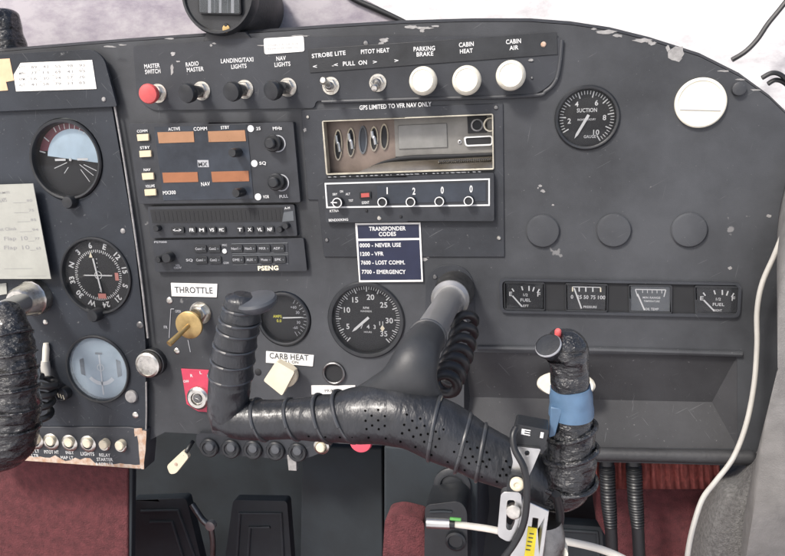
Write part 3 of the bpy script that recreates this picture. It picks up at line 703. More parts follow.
for x, y in ((366, 140), (378, 272)): knobm('volume_knob', t, *Z6(x, y), 7, 4.6, 15)
k = MB()
for s, a, e_, h in (('ACTIVE', (158, 68), (197, 66), 3.1), ('COMM', (241, 68), (285, 66), 3.4), ('STBY', (330, 63), (358, 61), 3.1), ('NAV', (266, 249), (295, 247), 3.8), ('MX300', (141, 277), (183, 275), 3.6), ('MHz', (500, 66), (530, 64), 3.2), ('25', (446, 66), (460, 65), 3), ('SQ', (456, 179), (478, 178), 3), ('VOR', (468, 289), (488, 288), 3), ('PULL', (522, 288), (550, 286), 3), ('COMM', (56, 74), (90, 72), 2.6), ('STBY', (66, 128), (98, 126), 2.6), ('NAV', (78, 200), (100, 199), 2.6), ('VOLUME', (84, 254), (114, 252), 2.6)):
    k.text(s, Z6(*a), Z6(*e_), h, 8.2, 0, .02)
k.text('MX', Z6(256, 184), Z6(286, 183), 4, 8.2, 1, .02)
k.build('lettering', [M['white'], M['darkink']], t)
# thin radio
t = thing('radio', 'thin radio with dark striped display between the two other left radios', 'radio', 222, 222, 0)
q2 = [Z6(90, 316), Z6(570, 309), Z6(580, 412), Z6(100, 419)]
b = MB(); b.plate(rp(q2, 2), (), 0, 5); b.build('case', M['radio'], t, .5)
dq = [Z6(98, 326), Z6(532, 319), Z6(537, 365), Z6(106, 370)]
b = MB(); b.plate(dq, (), 5, 5.4); disp = b.build('display_window', M['matte'], t)
k = MB()
for i in range(30):
    u = .02 + i * .0325; k.plate([bil(dq, u, .15), bil(dq, u + .014, .15), bil(dq, u + .014, .85), bil(dq, u, .85)], (), 5.4, 5.6)
k.build('display_segments', M['dial'], disp)
b = MB(); b.plate([Z6(535, 335), Z6(566, 330), Z6(569, 362), Z6(530, 366)], (), 5, 5.5); b.build('side_patch', M['dialgrey'], t)
for i, (x, w_) in enumerate(((187, 42), (235, 24), (267, 24), (300, 24), (332, 24), (392, 22), (424, 20), (457, 24), (490, 24))):
    y = 393 - (x - 187) * .008
    b = MB(); b.plate(rp([Z6(x - w_ / 2, y - 10), Z6(x + w_ / 2, y - 10.4), Z6(x + w_ / 2 + 1, y + 10), Z6(x - w_ / 2 + 1, y + 10.4)], 1.5), (), 5, 7); bt = b.build('button', M['black'], t, .3)
    k = MB(); s = ('<->', '1', '2', '3', '4', '5', 'X', '6', 'M')[i]; ww = w_ * .32; k.text(('<-->', 'FR', 'M', 'VS', 'MC', 'T', 'X', 'VL', 'NF')[i], Z6(x - ww, y + 5), Z6(x + ww, y + 5), 3.2, 7.3, 0, .03); k.build('lettering', M['white'], bt)
k = MB(); k.text('A-M', Z6(538, 325), Z6(556, 324), 2.4, 5.3, 0, .02); k.build('lettering', M['white'], t)
for x, y in ((117, 388), (520, 392), (540, 380)): knobm('volume_knob', t, *Z6(x, y), 5, 3.2, 6)
# audio panel
t = thing('audio_panel', 'dark audio panel with two rows of small lettered buttons below the thin radio', 'audio panel', 228, 254, 0)
q3 = [Z6(106, 426), Z6(600, 419), Z6(612, 527), Z6(116, 530)]
b = MB(); b.plate(rp(q3, 2), (), 0, 5); b.build('case', M['radio'], t, .5)
Z7 = lambda x, y: (140 + x / 4.618, 195 + y / 4.618)
k = MB()
k.text('PS7000', Z7(66, 222), Z7(124, 221), 1.8, 5.3, 0, .02)
for row in (((274, 'Com1'), (338, 'Com2'), (440, 'Nav1'), (503, 'Nav2'), (568, 'MKR'), (634, 'ADF')), ((231, 'SQ'), (278, 'Com1'), (342, 'Com2'), (447, 'DME'), (510, 'AUX'), (577, 'Mute'), (640, 'SPK'))):
    y0 = 254 if row[0][0] == 274 else 306
    for x, s in row:
        y = y0 - (x - 274) * .006
        bq = rp([Z7(x - 24, y - 21), Z7(x + 32, y - 21.5), Z7(x + 33, y + 11), Z7(x - 24, y + 11.5)], 1.5)
        if s != 'SQ':
            b = MB(); b.plate(bq, (), 5, 6.4); b.build('button', M['black'], t, .3)
        k.text(s, Z7(x - 18, y), Z7(x + 13, y - .4), 2.4, 6.8, 0, .02)
        if s != 'SQ':
            c = W(*Z7(x + 23, y - 5), 6.4); k.lathe(c, [(.0009, 0), (.0009, .0005), (0, .0006)], n=10, mi=1)
k.text('MIC', Z7(380, 236), Z7(402, 236), 2, 5.3, 0, .02); k.text('COM', Z7(386, 318), Z7(410, 318), 2, 5.3, 0, .02); k.text('VOL', Z7(164, 330), Z7(186, 329), 2, 5.3, 0, .02); k.text('CREW', Z7(157, 341), Z7(192, 340), 2, 5.3, 0, .02)
k.text('PSENG', Z7(545, 348), Z7(640, 346), 4.2, 5.3, 2, .04)
k.build('lettering', [M['greyink'], M['dialgrey'], M['cream_ink']], t)
b = MB(); b.lathe(W(*Z7(392, 259), 5), [(.0023, 0), (.0023, .001), (0, .0015)], n=20); b.build('mic_button', M['white'], t)
for x, y, r_ in ((80, 300, 3.4), (120, 292, 5.2)): knobm('volume_knob', t, *Z7(x, y), 5, r_, 9)
for box_ in ([Z7(424, 226), Z7(682, 222), Z7(684, 268), Z7(426, 271)], [Z7(428, 280), Z7(684, 276), Z7(686, 318), Z7(430, 322)]):
    b = MB(); L_ = box_ + [box_[0]]
    b.tube([W(*p, 5.1) for p in L_], .0004, 6, raw=True); b.build('outline', M['dialgrey'], t)

# ------------------------------------------------ empty GPS tray
G = lambda x, y: (310 + x / 3.925, 90 + y / 3.925)
t = thing('radio_tray', 'open gold rimmed metal radio tray with five oval slots, its unit removed', 'radio tray', 408, 146, 0)
oq = [G(46, 121), G(719, 93), G(722, 313), G(63, 334)]; iq = [G(52, 125), G(714, 98), G(717, 307), G(69, 328)]
b = MB(); b.plate(rp(oq, 2), [iq], -6, 3.4); b.build('rim', M['gold'], t, .4)
bw = [G(50, 120), G(720, 92), G(722, 312), G(66, 334)]
b = MB(); b.plate([G(50, 118), G(330, 106), G(338, 326), G(66, 336)], (), -14, -12); wallb = b.build('slotted_wall', M['traybrown'], t)
b = MB(); b.plate([G(330, 106), G(724, 90), G(726, 252), G(336, 262)], (), -14, -12); b.build('rear_wall', M['traygrey'], t)
for i, (x, y, ry) in enumerate(((110, 216, 62), (160, 206, 58), (207, 196, 56), (251, 192, 50), (291, 184, 52))):
    b = MB(); o_ = [G(x + math.cos(a * math.pi / 12) * 17, y + math.sin(a * math.pi / 12) * ry) for a in range(24)]
    i_ = [G(x + math.cos(a * math.pi / 12) * 12, y + math.sin(a * math.pi / 12) * (ry - 7)) for a in range(24)]
    b.plate(o_, [i_], -12, -10.5); sl = b.build('slot_rim', M['mirror' if i != 2 else 'dialgrey'], wallb)
    b = MB(); b.plate(i_, (), -12, -11.6); s2 = b.build('slot', M['matte' if i != 2 else 'bluewin'], wallb)
    if i in (0, 1, 3):
        b = MB(); b.tube([W(*G(x - 8 + j * 5, y - ry * .6 + ry * .33 * j + 8 * math.sin(j * 2.2)), -9.5) for j in range(4)], .0016, 8); b.build('loose_wire', M['alu'], wallb)
# floor of the tray: sloping polished sheet with curved edge
fl_ = MB(); a0 = [W(*G(66, 334), -12), W(*G(338, 262), -11.8), W(*G(726, 250), -11.8)]; f0 = [W(*G(60, 331), 1), W(*G(722, 310), 1)]
fl_.add([W(*G(180, 326), 0), W(*G(250, 296), -5), W(*G(330, 268), -11), W(*G(430, 256), -11.5), W(*G(726, 246), -11.5), W(*G(724, 312), 1.5), W(*G(420, 322), 1.5)], [[0, 1, 2, 3, 4, 5, 6]])
fl_.build('tray_floor', M['mirror'], t)
b = MB(); b.tube([W(*G(240, 300), -5), W(*G(300, 280), -8), W(*G(380, 266), -9), W(*G(480, 262), -9.5), W(*G(600, 258), -9.5), W(*G(718, 252), -9.5)], [.0003, .0012, .002, .0022, .0018, .0016], 10); b.build('curved_edge', M['matte'], t)
b = MB()
for i in range(26):
    x = 505 + i * 8; b.tube([W(*G(x, 284 - i * .35), -4), W(*G(x + 5, 276 - i * .35), -5)], .0006, 6)
b.build('knurled_band', M['black'], t)
b = MB(); b.plate([G(345, 139), G(537, 131), G(540, 225), G(348, 232)], (), -12, -10.8); b.build('pane', M['traypane'], t, .5)
b = MB(); b.plate([G(617, 104), G(692, 101), G(694, 167), G(620, 171)], (), -12, -9); cb = b.build('socket', M['matte'], t, .4)
b = MB(); b.lathe(W(*G(656, 138), -9), [(.0055, 0), (.0055, .001), (.0042, .0012), (.0036, -.0005)], n=24); b.build('socket_ring', M['darksteel'], cb)
b = MB(); b.lathe(W(*G(708, 136), -9), [(.0062, 0), (.0062, .001), (.005, .0012), (.0044, 0)], n=24); b.build('rear_ring', M['gold'], t)
b = MB(); b.plate(rp([G(602, 184), G(716, 178), G(716, 218), G(610, 222)], 3), [rp([G(610, 189), G(712, 184), G(712, 212), G(614, 216)], 2)], -12, -9); b.build('connector_outline', M['white'], t)
b = MB(); b.plate([G(610, 189), G(712, 184), G(712, 212), G(614, 216)], (), -12, -10); b.build('connector', M['matte'], t)
b = MB(); b.lathe(W(*G(588, 204), -12), [(.0017, 0), (.0017, .001), (.001, .0012)], n=16); b.build('rivet', M['alu'], t)
b = MB(); b.plate([G(64, 337), G(722, 314), G(722, 322), G(66, 346)], (), 1.4, 2); b.build('bottom_gap', M['matte'], t)
b = MB()
rn = random.Random(3)
for i in range(30):
    x = 80 + i * 20 + rn.uniform(-6, 6); yb = 342.5 - (x - 64) * .0358
    b.plate(blob(*G(x, yb), rn.uniform(.6, 2.4), .45, i), (), 2.02, 2.3)
b.build('paint_scrape', M['greyink'], t)

# ------------------------------------------------ transponder
t = thing('transponder', 'transponder radio set to 1200 with four white ringed knobs', 'transponder', 408, 202, 0)
b = MB(); b.plate(rp([G(51, 350), G(722, 325), G(723, 515), G(62, 521)], 2), (), 0, 6.5); b.build('case', M['radio'], t, .6)
b = MB(); b.plate([G(262, 375), G(690, 362), G(690, 436), G(266, 447)], (), 6.5, 6.9); wn = b.build('code_window', M['bluewin'], t)
b = MB(); b.plate([G(57, 365), G(706, 347), G(706, 455), G(64, 464)], [[G(63, 371), G(700, 353), G(700, 449), G(70, 458)]], 6.5, 7.0); b.build('white_outline', M['white'], t)
for s, x, y in (('1', 303, 408), ('2', 408, 410), ('0', 519, 406), ('0', 632, 401)):
    k = MB(); ww = 5 if s != '1' else 2; k.text(s, G(x - ww * 1.2, y), G(x + ww * 1.2, y), 6.6, 7.3, 0, .03); k.build('code_digit', M['white'], wn)
def ringknob(x, y, r_, nm):
    c = W(*G(x, y), 14) + Vector((0, .0072, 0)); k = S(*G(x, y), 12) * r_
    b = MB(); b.lathe(c, [(k * 1.05, 0), (k * .98, .0066), (k * .78, .0068), (k * .7, .006), (0, .006)], n=32, mi=0); kn = b.build(nm, M['black'], t)
    b = MB(); b.lathe(c + N * .0070, [(k * 1.0, -.0004), (k * 1.0, .0003), (k * .8, .0003), (k * .8, -.0004)], n=32); b.build('white_ring', M['white'], kn); return c, k, kn
for x, y in ((283, 441), (394, 440), (507, 438), (622, 436)): ringknob(x, y, 4.8, 'code_knob')
c, k_, kn = ringknob(106, 443, 5, 'mode_knob')
b = MB(); b.tube([c + N * .0068, c + N * .0068 + Vector((-k_ * 1.3, 0, .0002))], .0006, 6); b.build('pointer', M['white'], kn)
b = MB(); b.plate([G(193, 401), G(239, 399), G(240, 425), G(194, 427)], (), 6.5, 8); lf = b.build('reply_lamp', M['matte'], t, .3)
b = MB(); b.plate([G(200, 406), G(232, 404), G(233, 420), G(201, 422)], (), 8, 8.4); b.build('lens', M['redlamp'], lf)
k = MB()
for s, a, e_, h in (('SBY', (89, 414), (108, 413), 2.2), ('ON', (118, 403), (130, 402), 2.2), ('ALT', (140, 413), (158, 412), 2.2), ('TST', (152, 439), (170, 438), 2.2), ('IDENT', (204, 448), (233, 446), 2.6), ('KT76A', (78, 480), (114, 478), 2.4), ('BENDIX/KING', (74, 516), (150, 513), 2.4)):
    k.text(s, G(*a), G(*e_), h, 7.0, 0, .02)
k.build('lettering', M['white'], t)
screw(*G(272, 503), 2.3, 6.5, t, 'nickel'); screw(*G(357, 497), 1.5, 6.5, t, 'matte'); screw(*G(222, 474), 1.6, 6.5, t, 'matte')

# ------------------------------------------------ placards and papers
def placard(name, label, cat, poly, m_, d0, d1, texts=(), ink='darkink', bold=.0, group=None, extra=None):
    t = thing(name, label, cat, sum(p[0] for p in poly) / len(poly), sum(p[1] for p in poly) / len(poly), d0, group)
    b = MB(); b.plate(poly, (), d0, d1); b.build('card', M[m_], t, .15)
    if texts:
        k = MB()
        for s, a, e_, h in texts: k.text(s, a, e_, h, d1 + .15, 0, bold)
        k.build('lettering', M[ink], t)
    return t
H = lambda x, y: (320 + x / 3.705, 210 + y / 3.705)
t = placard('placard', 'navy placard listing transponder codes in a white border', 'placard', [H(130, 49), H(372, 46), H(382, 266), H(145, 268)], 'whitelab', 1.4, 2.4)
for q in ([(138, 56), (366, 53), (368, 103), (141, 106)], [(141, 115), (368, 111), (375, 258), (149, 260)]):
    b = MB(); b.plate([H(*p) for p in q], (), 2.4, 2.7); b.build('navy_field', M['navy'], t)
k = MB()
for s, a, e_, h in (('TRANSPONDER', (182, 77), (318, 75), 4), ('CODES', (218, 97), (282, 95.5), 4), ('0000 - NEVER USE', (147, 138), (300, 136), 3.8), ('1200 - VFR', (150, 170), (236, 168.6), 3.8), ('7600 - LOST COMM.', (152, 202), (315, 201), 3.8), ('7700 - EMERGENCY', (155, 236), (318, 236), 3.8)):
    k.text(s, H(*a), H(*e_), h, 2.95, 0, .03)
k.build('lettering', M['white'], t)
T3 = lambda x, y: (150 + x / 3.705, 270 + y / 3.705)
placard('placard', 'white placard reading THROTTLE above the brass throttle', 'placard', [T3(77, 48), T3(249, 52), T3(247, 101), T3(80, 97)], 'whitelab', 0, 1, [('THROTTLE', T3(92, 84), T3(233, 87), 6)], 'darkink', .02)
placard('placard', 'white placard reading CARB HEAT above the cream square knob', 'placard', [T3(430, 301), T3(607, 316), T3(603, 357), T3(429, 343)], 'whitelab', 0, 1, [('CARB HEAT', T3(443, 327), T3(588, 336), 5.6), ('PULL ON', T3(484, 343), T3(550, 347), 2.6)], 'darkink', .02)
placard('placard', 'small white placard reading PRIMER under the primer socket', 'placard', [T3(597, 428), T3(760, 428), T3(760, 456), T3(598, 461)], 'whitelab', 0, 1, [('PRIMER', T3(648, 453), T3(706, 451), 3)], 'darkink', .01)
placard('sticker', 'blank white rounded sticker on the top edge above the nav lights label', 'sticker', rp([(263.5, 38.5), (303.5, 36), (304.5, 51.5), (264.5, 54.5)], 2.5), 'whitelab', 2.2, 2.8, [('DESIGNED FOR LIGHT BULBS', (267, 46.5), (299, 44.3), 1.8), ('TRANSPONDER WHEEL WELL', (266.5, 50.2), (300, 48.2), 1.8)], 'fadedink')
# table card
t = placard('table_card', 'white card with a faint printed table at the top left of the panel', 'card', [(13.5, 75), (20.5, 63), (92, 60), (96.5, 89), (16, 91.5)], 'paper', 9.5, 10.2)
k = MB()
def line(mb, a, b_, d, w=.0003, mi=0):
    P, Q = W(*a, d), W(*b_, d); u = (Q - P).normalized(); v = Vector((-u.z, 0, u.x)) * w / 2; mb.add([P - v, Q - v, Q + v, P + v], [[0, 1, 2, 3]], mi)
for y in (70, 76, 81.5): line(k, (17, y + 1), (93, y - 2), 10.3)
for i, x in enumerate((28, 40, 53, 60, 72, 83)): line(k, (x - 1.5, 65 - i * .3), (x + 1.5, 88), 10.3, .0002)
rn = random.Random(5)
for r_ in range(4):
    for c_ in range(6):
        x = 19 + c_ * 12; y = 69 + r_ * 5.8 - c_ * .45; s = str(rn.randint(10, 99)) if c_ else ('KTS', 'MPH', 'RPM', 'ALT')[r_]
        k.text(s, (x, y), (x + 6, y - .2), 2.6, 10.35, 0)
k.build('printed_table', M['fadedink'], t)
placard('tape_label', 'tan tape label at the left edge beside the printed table card', 'label', [(-14, 60), (9.5, 58.5), (14, 80.5), (6, 82), (8, 90.5), (-14, 92)], 'tan', 9.5, 10)
# check list card
t = placard('checklist_card', 'pale green checklist card below the tan tape at the left edge', 'card', [(-40, 186), (33, 183.5), (51, 279), (-40, 279)], 'oldpaper', 14, 14.8)
k = MB(); C5 = lambda x, y: (x / 4.633, 180 + y / 4.633)
for s, a, e_, h in (('LIMITS', (0, 64), (45, 62), 2), ('FLAPS', (-6, 104), (32, 100), 4), ('80', (124, 101), (150, 100), 2.4), ('75', (134, 146), (158, 145), 2.4), ('85', (142, 190), (168, 189), 2.4), ('94', (150, 236), (178, 235), 2.4), ('Best Climb', (-20, 236), (76, 232), 3), ('Flap', (20, 280), (76, 278), 3.6), ('10', (100, 280), (130, 278), 4), ('Flap', (20, 322), (80, 320), 3.6), ('10', (104, 322), (138, 320), 4), ('77', (162, 278), (184, 277), 2.4), ('65', (168, 322), (190, 321), 2.4)):
    k.text(s, C5(*a), C5(*e_), h, 14.95)
for y, x0, x1 in ((106, 60, 122), (152, 66, 132), (194, 80, 140), (240, 92, 150), (284, 130, 160), (326, 138, 166), (412, 20, 150), (446, 80, 215)): line(k, C5(x0, y), C5(x1, y - 2), 14.95)
k.build('handwriting', M['fadedink'], t)
b = MB(); b.plate([(-4, 284), (6, 283), (7, 294), (-4, 296)], (), 6, 7); tag(b.build('paper_scrap', M['oldpaper'], None, .2), 'scrap of pale paper just below the checklist card at the left edge', 'paper')

# ================================================================== CONTROLS
def nut(mb, c, r, h, n=6, mi=0): mb.lathe(c, [(r, 0), (r, h * .8), (r * .88, h), (0, h)], n=n, mi=mi)
def pull_switch(label, nx_, ny_, kx, ky, km, group='pull switches under the switch labels'):
    t = thing('pull_switch', label, 'switch', nx_, ny_, 2.2, group)
    c = W(nx_, ny_, 2.2); s = S(nx_, ny_)
    b = MB(); b.lathe(c, [(s * 9.5, 0), (s * 9.5, .0012), (s * 6, .0013)], n=26, mi=0); nut(b, c + N * .0013, s * 8, .004); b.build('nut', M['nickel'], t)
    b = MB(); b.lathe(c + N * .005, [(s * 4.6, 0), (s * 4.6, .012), (0, .012)], n=20); b.build('barrel', M['steel' if km == 'red' else 'black'], t)
    kc = c + N * .014; dz = W(kx, ky, 27) - (c + N * .0248)
    ax = (W(kx, ky, 27) - (c + N * .004)).normalized()
    k = S(kx, ky, 27) * 10.2; kc = W(kx, ky, 27) - ax * .013
    b = MB(); b.lathe(kc, [(k * .5, -.003), (k * .62, .001), (k * .95, .006), (k, .0105), (k * .9, .0128), (k * .5, .0138), (0, .014)], axis=ax, n=36); b.build('knob', M[km], t)
    return t
pull_switch('red master switch pull knob at the left of the switch row', 158.5, 93.5, 147.5, 94, 'red')
pull_switch('black pull knob under the RADIO MASTER label', 202, 91, 185.5, 93.5, 'black')
pull_switch('black pull knob under the LANDING/TAXI LIGHTS label', 245, 89.5, 230.5, 92, 'black')
pull_switch('black pull knob under the NAV LIGHTS label', 288, 87.5, 270.5, 91, 'black')
def toggle(label, x, y, tx_, ty):
    t = thing('toggle_switch', label, 'switch', x, y, 2.2, 'small metal toggle switches'); c = W(x, y, 2.2); s = S(x, y)
    b = MB(); b.lathe(c, [(s * 9, 0), (s * 9, .001), (s * 5, .0011)], n=26); nut(b, c + N * .001, s * 7, .0032); b.build('nut', M['nickel'], t)
    b = MB(); b.lathe(c, [(s * 4.2, .003), (s * 4.2, .007), (s * 3, .008), (0, .008)], n=20); b.build('bush', M['darksteel'], t)
    b = MB(); e_ = W(tx_, ty, 22); b.tube([c + N * .007, c.lerp(e_, .6) + N * .002, e_], [.0016, .0026, .0034], 14); b.lathe(e_, [(.0034, 0), (.0024, .0022), (0, .003)], axis=(e_ - c).normalized(), n=14); b.build('lever', M['nickel'], t)
toggle('toggle switch under the STROBE LITE label', 331, 86, 323.5, 81)
toggle('toggle switch under the PITOT HEAT label', 378, 83, 374.5, 88)
def round_knob(label, x, y, r_, d=2.2, h=20, m_='whitepl', group='white round knobs of the switch row', cat='knob'):
    t = thing('pull_control', label, cat, x, y, d, group); k = S(x, y, d + h) * r_; c = W(x, y, d + h) + Vector((0, h / 1000, 0))
    b = MB(); b.lathe(c, [(k * .3, 0), (k * .3, h * .0004)], n=18); b.build('stem', M['steel'], t)
    b = MB(); mm = h / 1000; b.lathe(c, [(0, mm * .35), (k * .8, mm * .36), (k * .97, mm * .5), (k, mm * .7), (k * .93, mm * .88), (k * .76, mm * .98), (k * .72, mm * .95), (k * .55, mm * .97), (0, mm * 1.0)], n=48); b.build('cap', M[m_], t)
round_knob('white round knob under the PARKING BRAKE label', 422, 80.5, 14.8)
round_knob('white round knob under the CABIN HEAT label', 466, 80, 15.3)
round_knob('white round knob under the CABIN AIR label', 510.5, 75, 15.6)
# blank cover disc and plugs
t = thing('cover_disc', 'white blanking disc covering a hole at the upper right', 'cover disc', 700, 103)
k = S(700, 103) * 25; c = W(700, 103, 3)
b = MB(); b.lathe(W(700, 103), [(k, 0), (k, .0028), (k * .95, .0036), (k * .88, .0036), (k * .86, .003), (0, .003)], n=64); b.build('disc', M['whitepl'], t)
b = MB(); line(b, (680, 110), (721, 111), 3.3, .0007); b.build('scratch', M['fadedink'], t)
def plug(label, x, y, r_, d=0, h=.0032, m_='panel', group='blank round plugs', name='blank_plug'):
    k = S(x, y) * r_; b = MB(); b.lathe(W(x, y, d), [(k, 0), (k, h * .5), (k * .93, h * .9), (k * .8, h), (0, h * 1.05)], n=48)
    return tag(b.build(name, M[m_], None), label, 'plug', group)
plug('left of three black round plugs, nearest the transponder', 542.8, 231, 16.4)
plug('middle of three black round plugs above the small gauges', 613.7, 230.3, 16.8)
plug('right of three black round plugs, nearest the pale cable', 689, 230, 17.2)
plug('small domed black plug to the right of the white disc', 738.4, 89, 7.2, 0, .004, 'panel', None, 'button_plug')
plug('small pinkish plug under the silver knob of the left panel', 132, 396, 6, 6, .003, 'rustplug' if 'rustplug' in M else 'bare', None, 'button_plug')
# silver knob on left plate, striped small knob
t = thing('pull_control', 'round silver knob on the right edge of the left instrument plate', 'knob', 146.6, 366, 6)
k = S(146, 366, 14) * 12.5; c = W(146.6, 365.5, 14) + Vector((0, .008, 0))
b = MB(); b.lathe(c, [(k * 1.12, -.006), (k * 1.12, .001), (k * 1.04, .0015)], n=40); b.build('base_ring', M['black'], t)
b = MB(); b.lathe(c, [(k, 0), (k * .97, .007), (k * .82, .008), (k * .8, .0072), (k * .55, .0066), (0, .0068)], n=44); b.build('cap', M['nickel'], t)
t = thing('pull_control', 'small black knob with white stripes left of the turn gauge', 'knob', 62, 395, 6)
knobm('cap', t, 60.5, 395, 6, 6.5, 9, 'black')
b = MB()
for i in range(3): line(b, (57.5 + i * 2.6, 393 + i), (59 + i * 2.6, 397.5 + i), 15.3, .0012)
b.build('stripe', M['cream_ink'], t)
# brass throttle
t = thing('throttle_control', 'brass throttle lever with disc and rod below its placard', 'throttle', 200, 312)
c = W(201, 312.5); s = S(201, 312)
b = MB(); b.lathe(c, [(s * 11, 0), (s * 11, .002), (s * 6, .0022)], n=30); nut(b, c + N * .002, s * 9, .006); b.lathe(c + N * .008, [(s * 6.5, 0), (s * 6.5, .005), (s * 3, .005)], n=24); b.build('nut', M['nickel'], t)
pd = W(189, 325, 24); ax = (pd - c).normalized()
b = MB(); k = S(188, 325, 24) * 13.6; b.lathe(pd, [(k * .3, -.004), (k, -.002), (k, .0008), (k * .96, .0012), (0, .0014)], n=48, axis=(ax * .3 + N).normalized()); b.build('disc', M['brass'], t)
b = MB(); b.tube([c + N * .008, pd, W(169, 344, 48)], [.0035, .0022, .0030], 14, sub=4); b.build('rod', M['brass'], t)
# red ignition plate with key cylinder
t = thing('ignition_switch', 'red ignition switch plate with metal key cylinder left of the yoke horn', 'ignition switch', 198, 390)
b = MB(); b.plate([(181, 368.8), (214, 370.5), (222, 390), (212, 412.5), (198, 411.5), (186.5, 404)], (), 0, 1.6); b.build('plate', M['redplate'], t, .3)
b = MB(); c = W(199.5, 397, 1.6); s = S(199, 397); b.lathe(c, [(s * 11, 0), (s * 11, .004), (s * 9, .006), (s * 6.2, .006), (s * 5.5, .004), (0, .004)], n=36); cy = b.build('key_cylinder', M['nickel'], t)
b = MB(); b.lathe(c + N * .0045, [(s * 4.5, 0), (s * 4, .0008), (0, .001)], n=24); b.tube([c + N * .0055 + Vector((-.002, 0, .001)), c + N * .0055 + Vector((.003, 0, -.001))], .0008, 6); b.build('key_slot', M['darksteel'], cy)
k = MB(); k.text('OFF', (183.5, 382.5), (189, 382.6), 2.4, 1.8, 0, .02); k.text('R', (190.5, 377), (193, 377), 2.8, 1.8, 0, .02); k.text('L', (199.8, 374), (202, 374), 2.8, 1.8, 0, .02); k.text('B', (207.5, 377.5), (210, 377.5), 2.8, 1.8, 0, .02); k.build('lettering', M['white'], t)
# carb heat knob
t = thing('carb_heat_control', 'square cream carburettor heat knob under its placard', 'knob', 284, 377)
k = S(284, 377, 10) * 11.5; b = MB(); b.lathe(W(285, 376, 10) + Vector((0, .01, 0)), [(k * .8, 0), (k, .004), (k, .009), (k * .9, .010), (0, .010)], n=36); b.build('collar', M['cream'], t)
b = MB(); b.plate(rp([T3(420, 410), T3(467, 338), T3(536, 377), T3(489, 466)], 2), (), 10.5, 20); b.build('cap', M['cream'], t, 1.2)
# primer socket
t = thing('primer_socket', 'open black primer socket with shiny ring above the primer placard', 'socket', 334.3, 372.5)
k = S(334, 372) * 11; b = MB(); b.lathe(W(334.3, 372.5), [(k, 0), (k, .003), (k * .9, .0036), (k * .82, .003), (k * .8, .001)], n=40); b.build('ring', M['darksteel'], t)
b = MB(); b.lathe(W(334.3, 372.5), [(k * .82, .0002), (k * .82, .0008), (0, .0008)], n=32); b.build('bore', M['matte'], t)
# white knob behind the right horn
t = thing('oval_latch', 'white oval latch half hidden behind the right yoke horn', 'latch', 566, 385, 0)
b = MB(); k = S(566, 385, 8) * 27; b.lathe(W(566, 385, 8), [(k * .8, -.006), (k, -.004), (k, 0), (k * .92, .0022), (0, .003)], n=48, squash=(1, .46), up=(1, 0, 0)); b.build('face', M['whitepl'], t)
b = MB(); b.lathe(W(566, 385, 0), [(k * .4, -.012), (k * .4, .004)], n=24, squash=(1, .5), up=(1, 0, 0)); b.build('stem', M['steel'], t)
# lower-left switches
for i, (x, y, r_, lb) in enumerate(((36, 440.6, 8, 'leftmost silver push switch beside the left yoke horn'), (51.5, 441.5, 8, 'silver push switch above the PITOT HT lettering'), (70, 442.8, 8, 'silver push switch above the MAP LT lettering'), (88.5, 443.6, 8, 'silver push switch above the LIGHTS lettering'), (104.8, 445, 5.6, 'small silver push switch above the RELAY STARTER lettering'), (121, 446, 6, 'small silver push switch at the right end of the strip'))):
    t = thing('push_switch', lb, 'switch', x, y, 8, 'push switches of the lower left strip'); c = W(x, y, 8); s = S(x, y, 8)
    b = MB(); b.lathe(c, [(s * r_, 0), (s * r_, .001), (s * r_ * .8, .0022), (s * r_ * .62, .0022)], n=30); b.build('collar', M['nickel'], t)
    b = MB(); q = W(x - 2.4, y + .3, 15) + Vector((0, .007, 0)); b.lathe(q, [(s * 4.4, -.002), (s * 4.4, .006), (s * 3.6, .007), (0, .007)], n=24); bt = b.build('button', M['cream'], t)
# circuit breakers
for i, (x, y) in enumerate(((210, 447), (231.5, 448), (253.5, 449), (276, 450), (298, 451.5))):
    t = thing('circuit_breaker', ('leftmost', 'second from the left', 'middle', 'second from the right', 'rightmost')[i] + ' of five black breaker buttons under the yoke bar', 'circuit breaker', x, y, 6, 'black circuit breakers under the yoke bar')
    c = W(x, y, 6); s = S(x, y, 6)
    b = MB(); b.lathe(c, [(s * 9, 0), (s * 9, .003), (s * 8, .0042), (s * 6, .0042), (s * 5.4, .0032), (0, .0032)], n=32); b.build('collar', M['black'], t)
    b = MB(); b.lathe(W(x - 1.5, y + .5, 14) + Vector((0, .011, 0)), [(s * 4.6, 0), (s * 4.6, .008), (s * 3.8, .010), (0, .0105)], n=24); b.build('button', M['thumb'], t)
t = thing('circuit_breaker', 'pale ringed breaker button at the right end of the breaker row', 'circuit breaker', 322.5, 445, 6); c = W(322.5, 445, 6); s = S(322, 445, 6)
b = MB(); b.lathe(c, [(s * 7.4, 0), (s * 7.4, .004), (s * 5.6, .005), (s * 5, .0045)], n=32); b.build('collar', M['nickel'], t)
b = MB(); b.lathe(c, [(s * 4.6, .002), (s * 4.4, .007), (s * 3.6, .008), (0, .0082)], n=24); b.build('button', M['cream'], t)
t = thing('mixture_control', 'red knob peeking out below the yoke bar', 'knob', 361, 446, 20); c = W(361, 441, 30)
b = MB(); k = S(361, 441, 30) * 11; b.lathe(c, [(k * .4, -.01), (k * .9, -.006), (k, 0), (k * .9, .003), (0, .004)], n=40); b.build('cap', M['pinkred'], t)
b = MB(); b.lathe(c, [(k * .3, -.03), (k * .3, -.008)], n=20); b.build('stem', M['steel'], t)
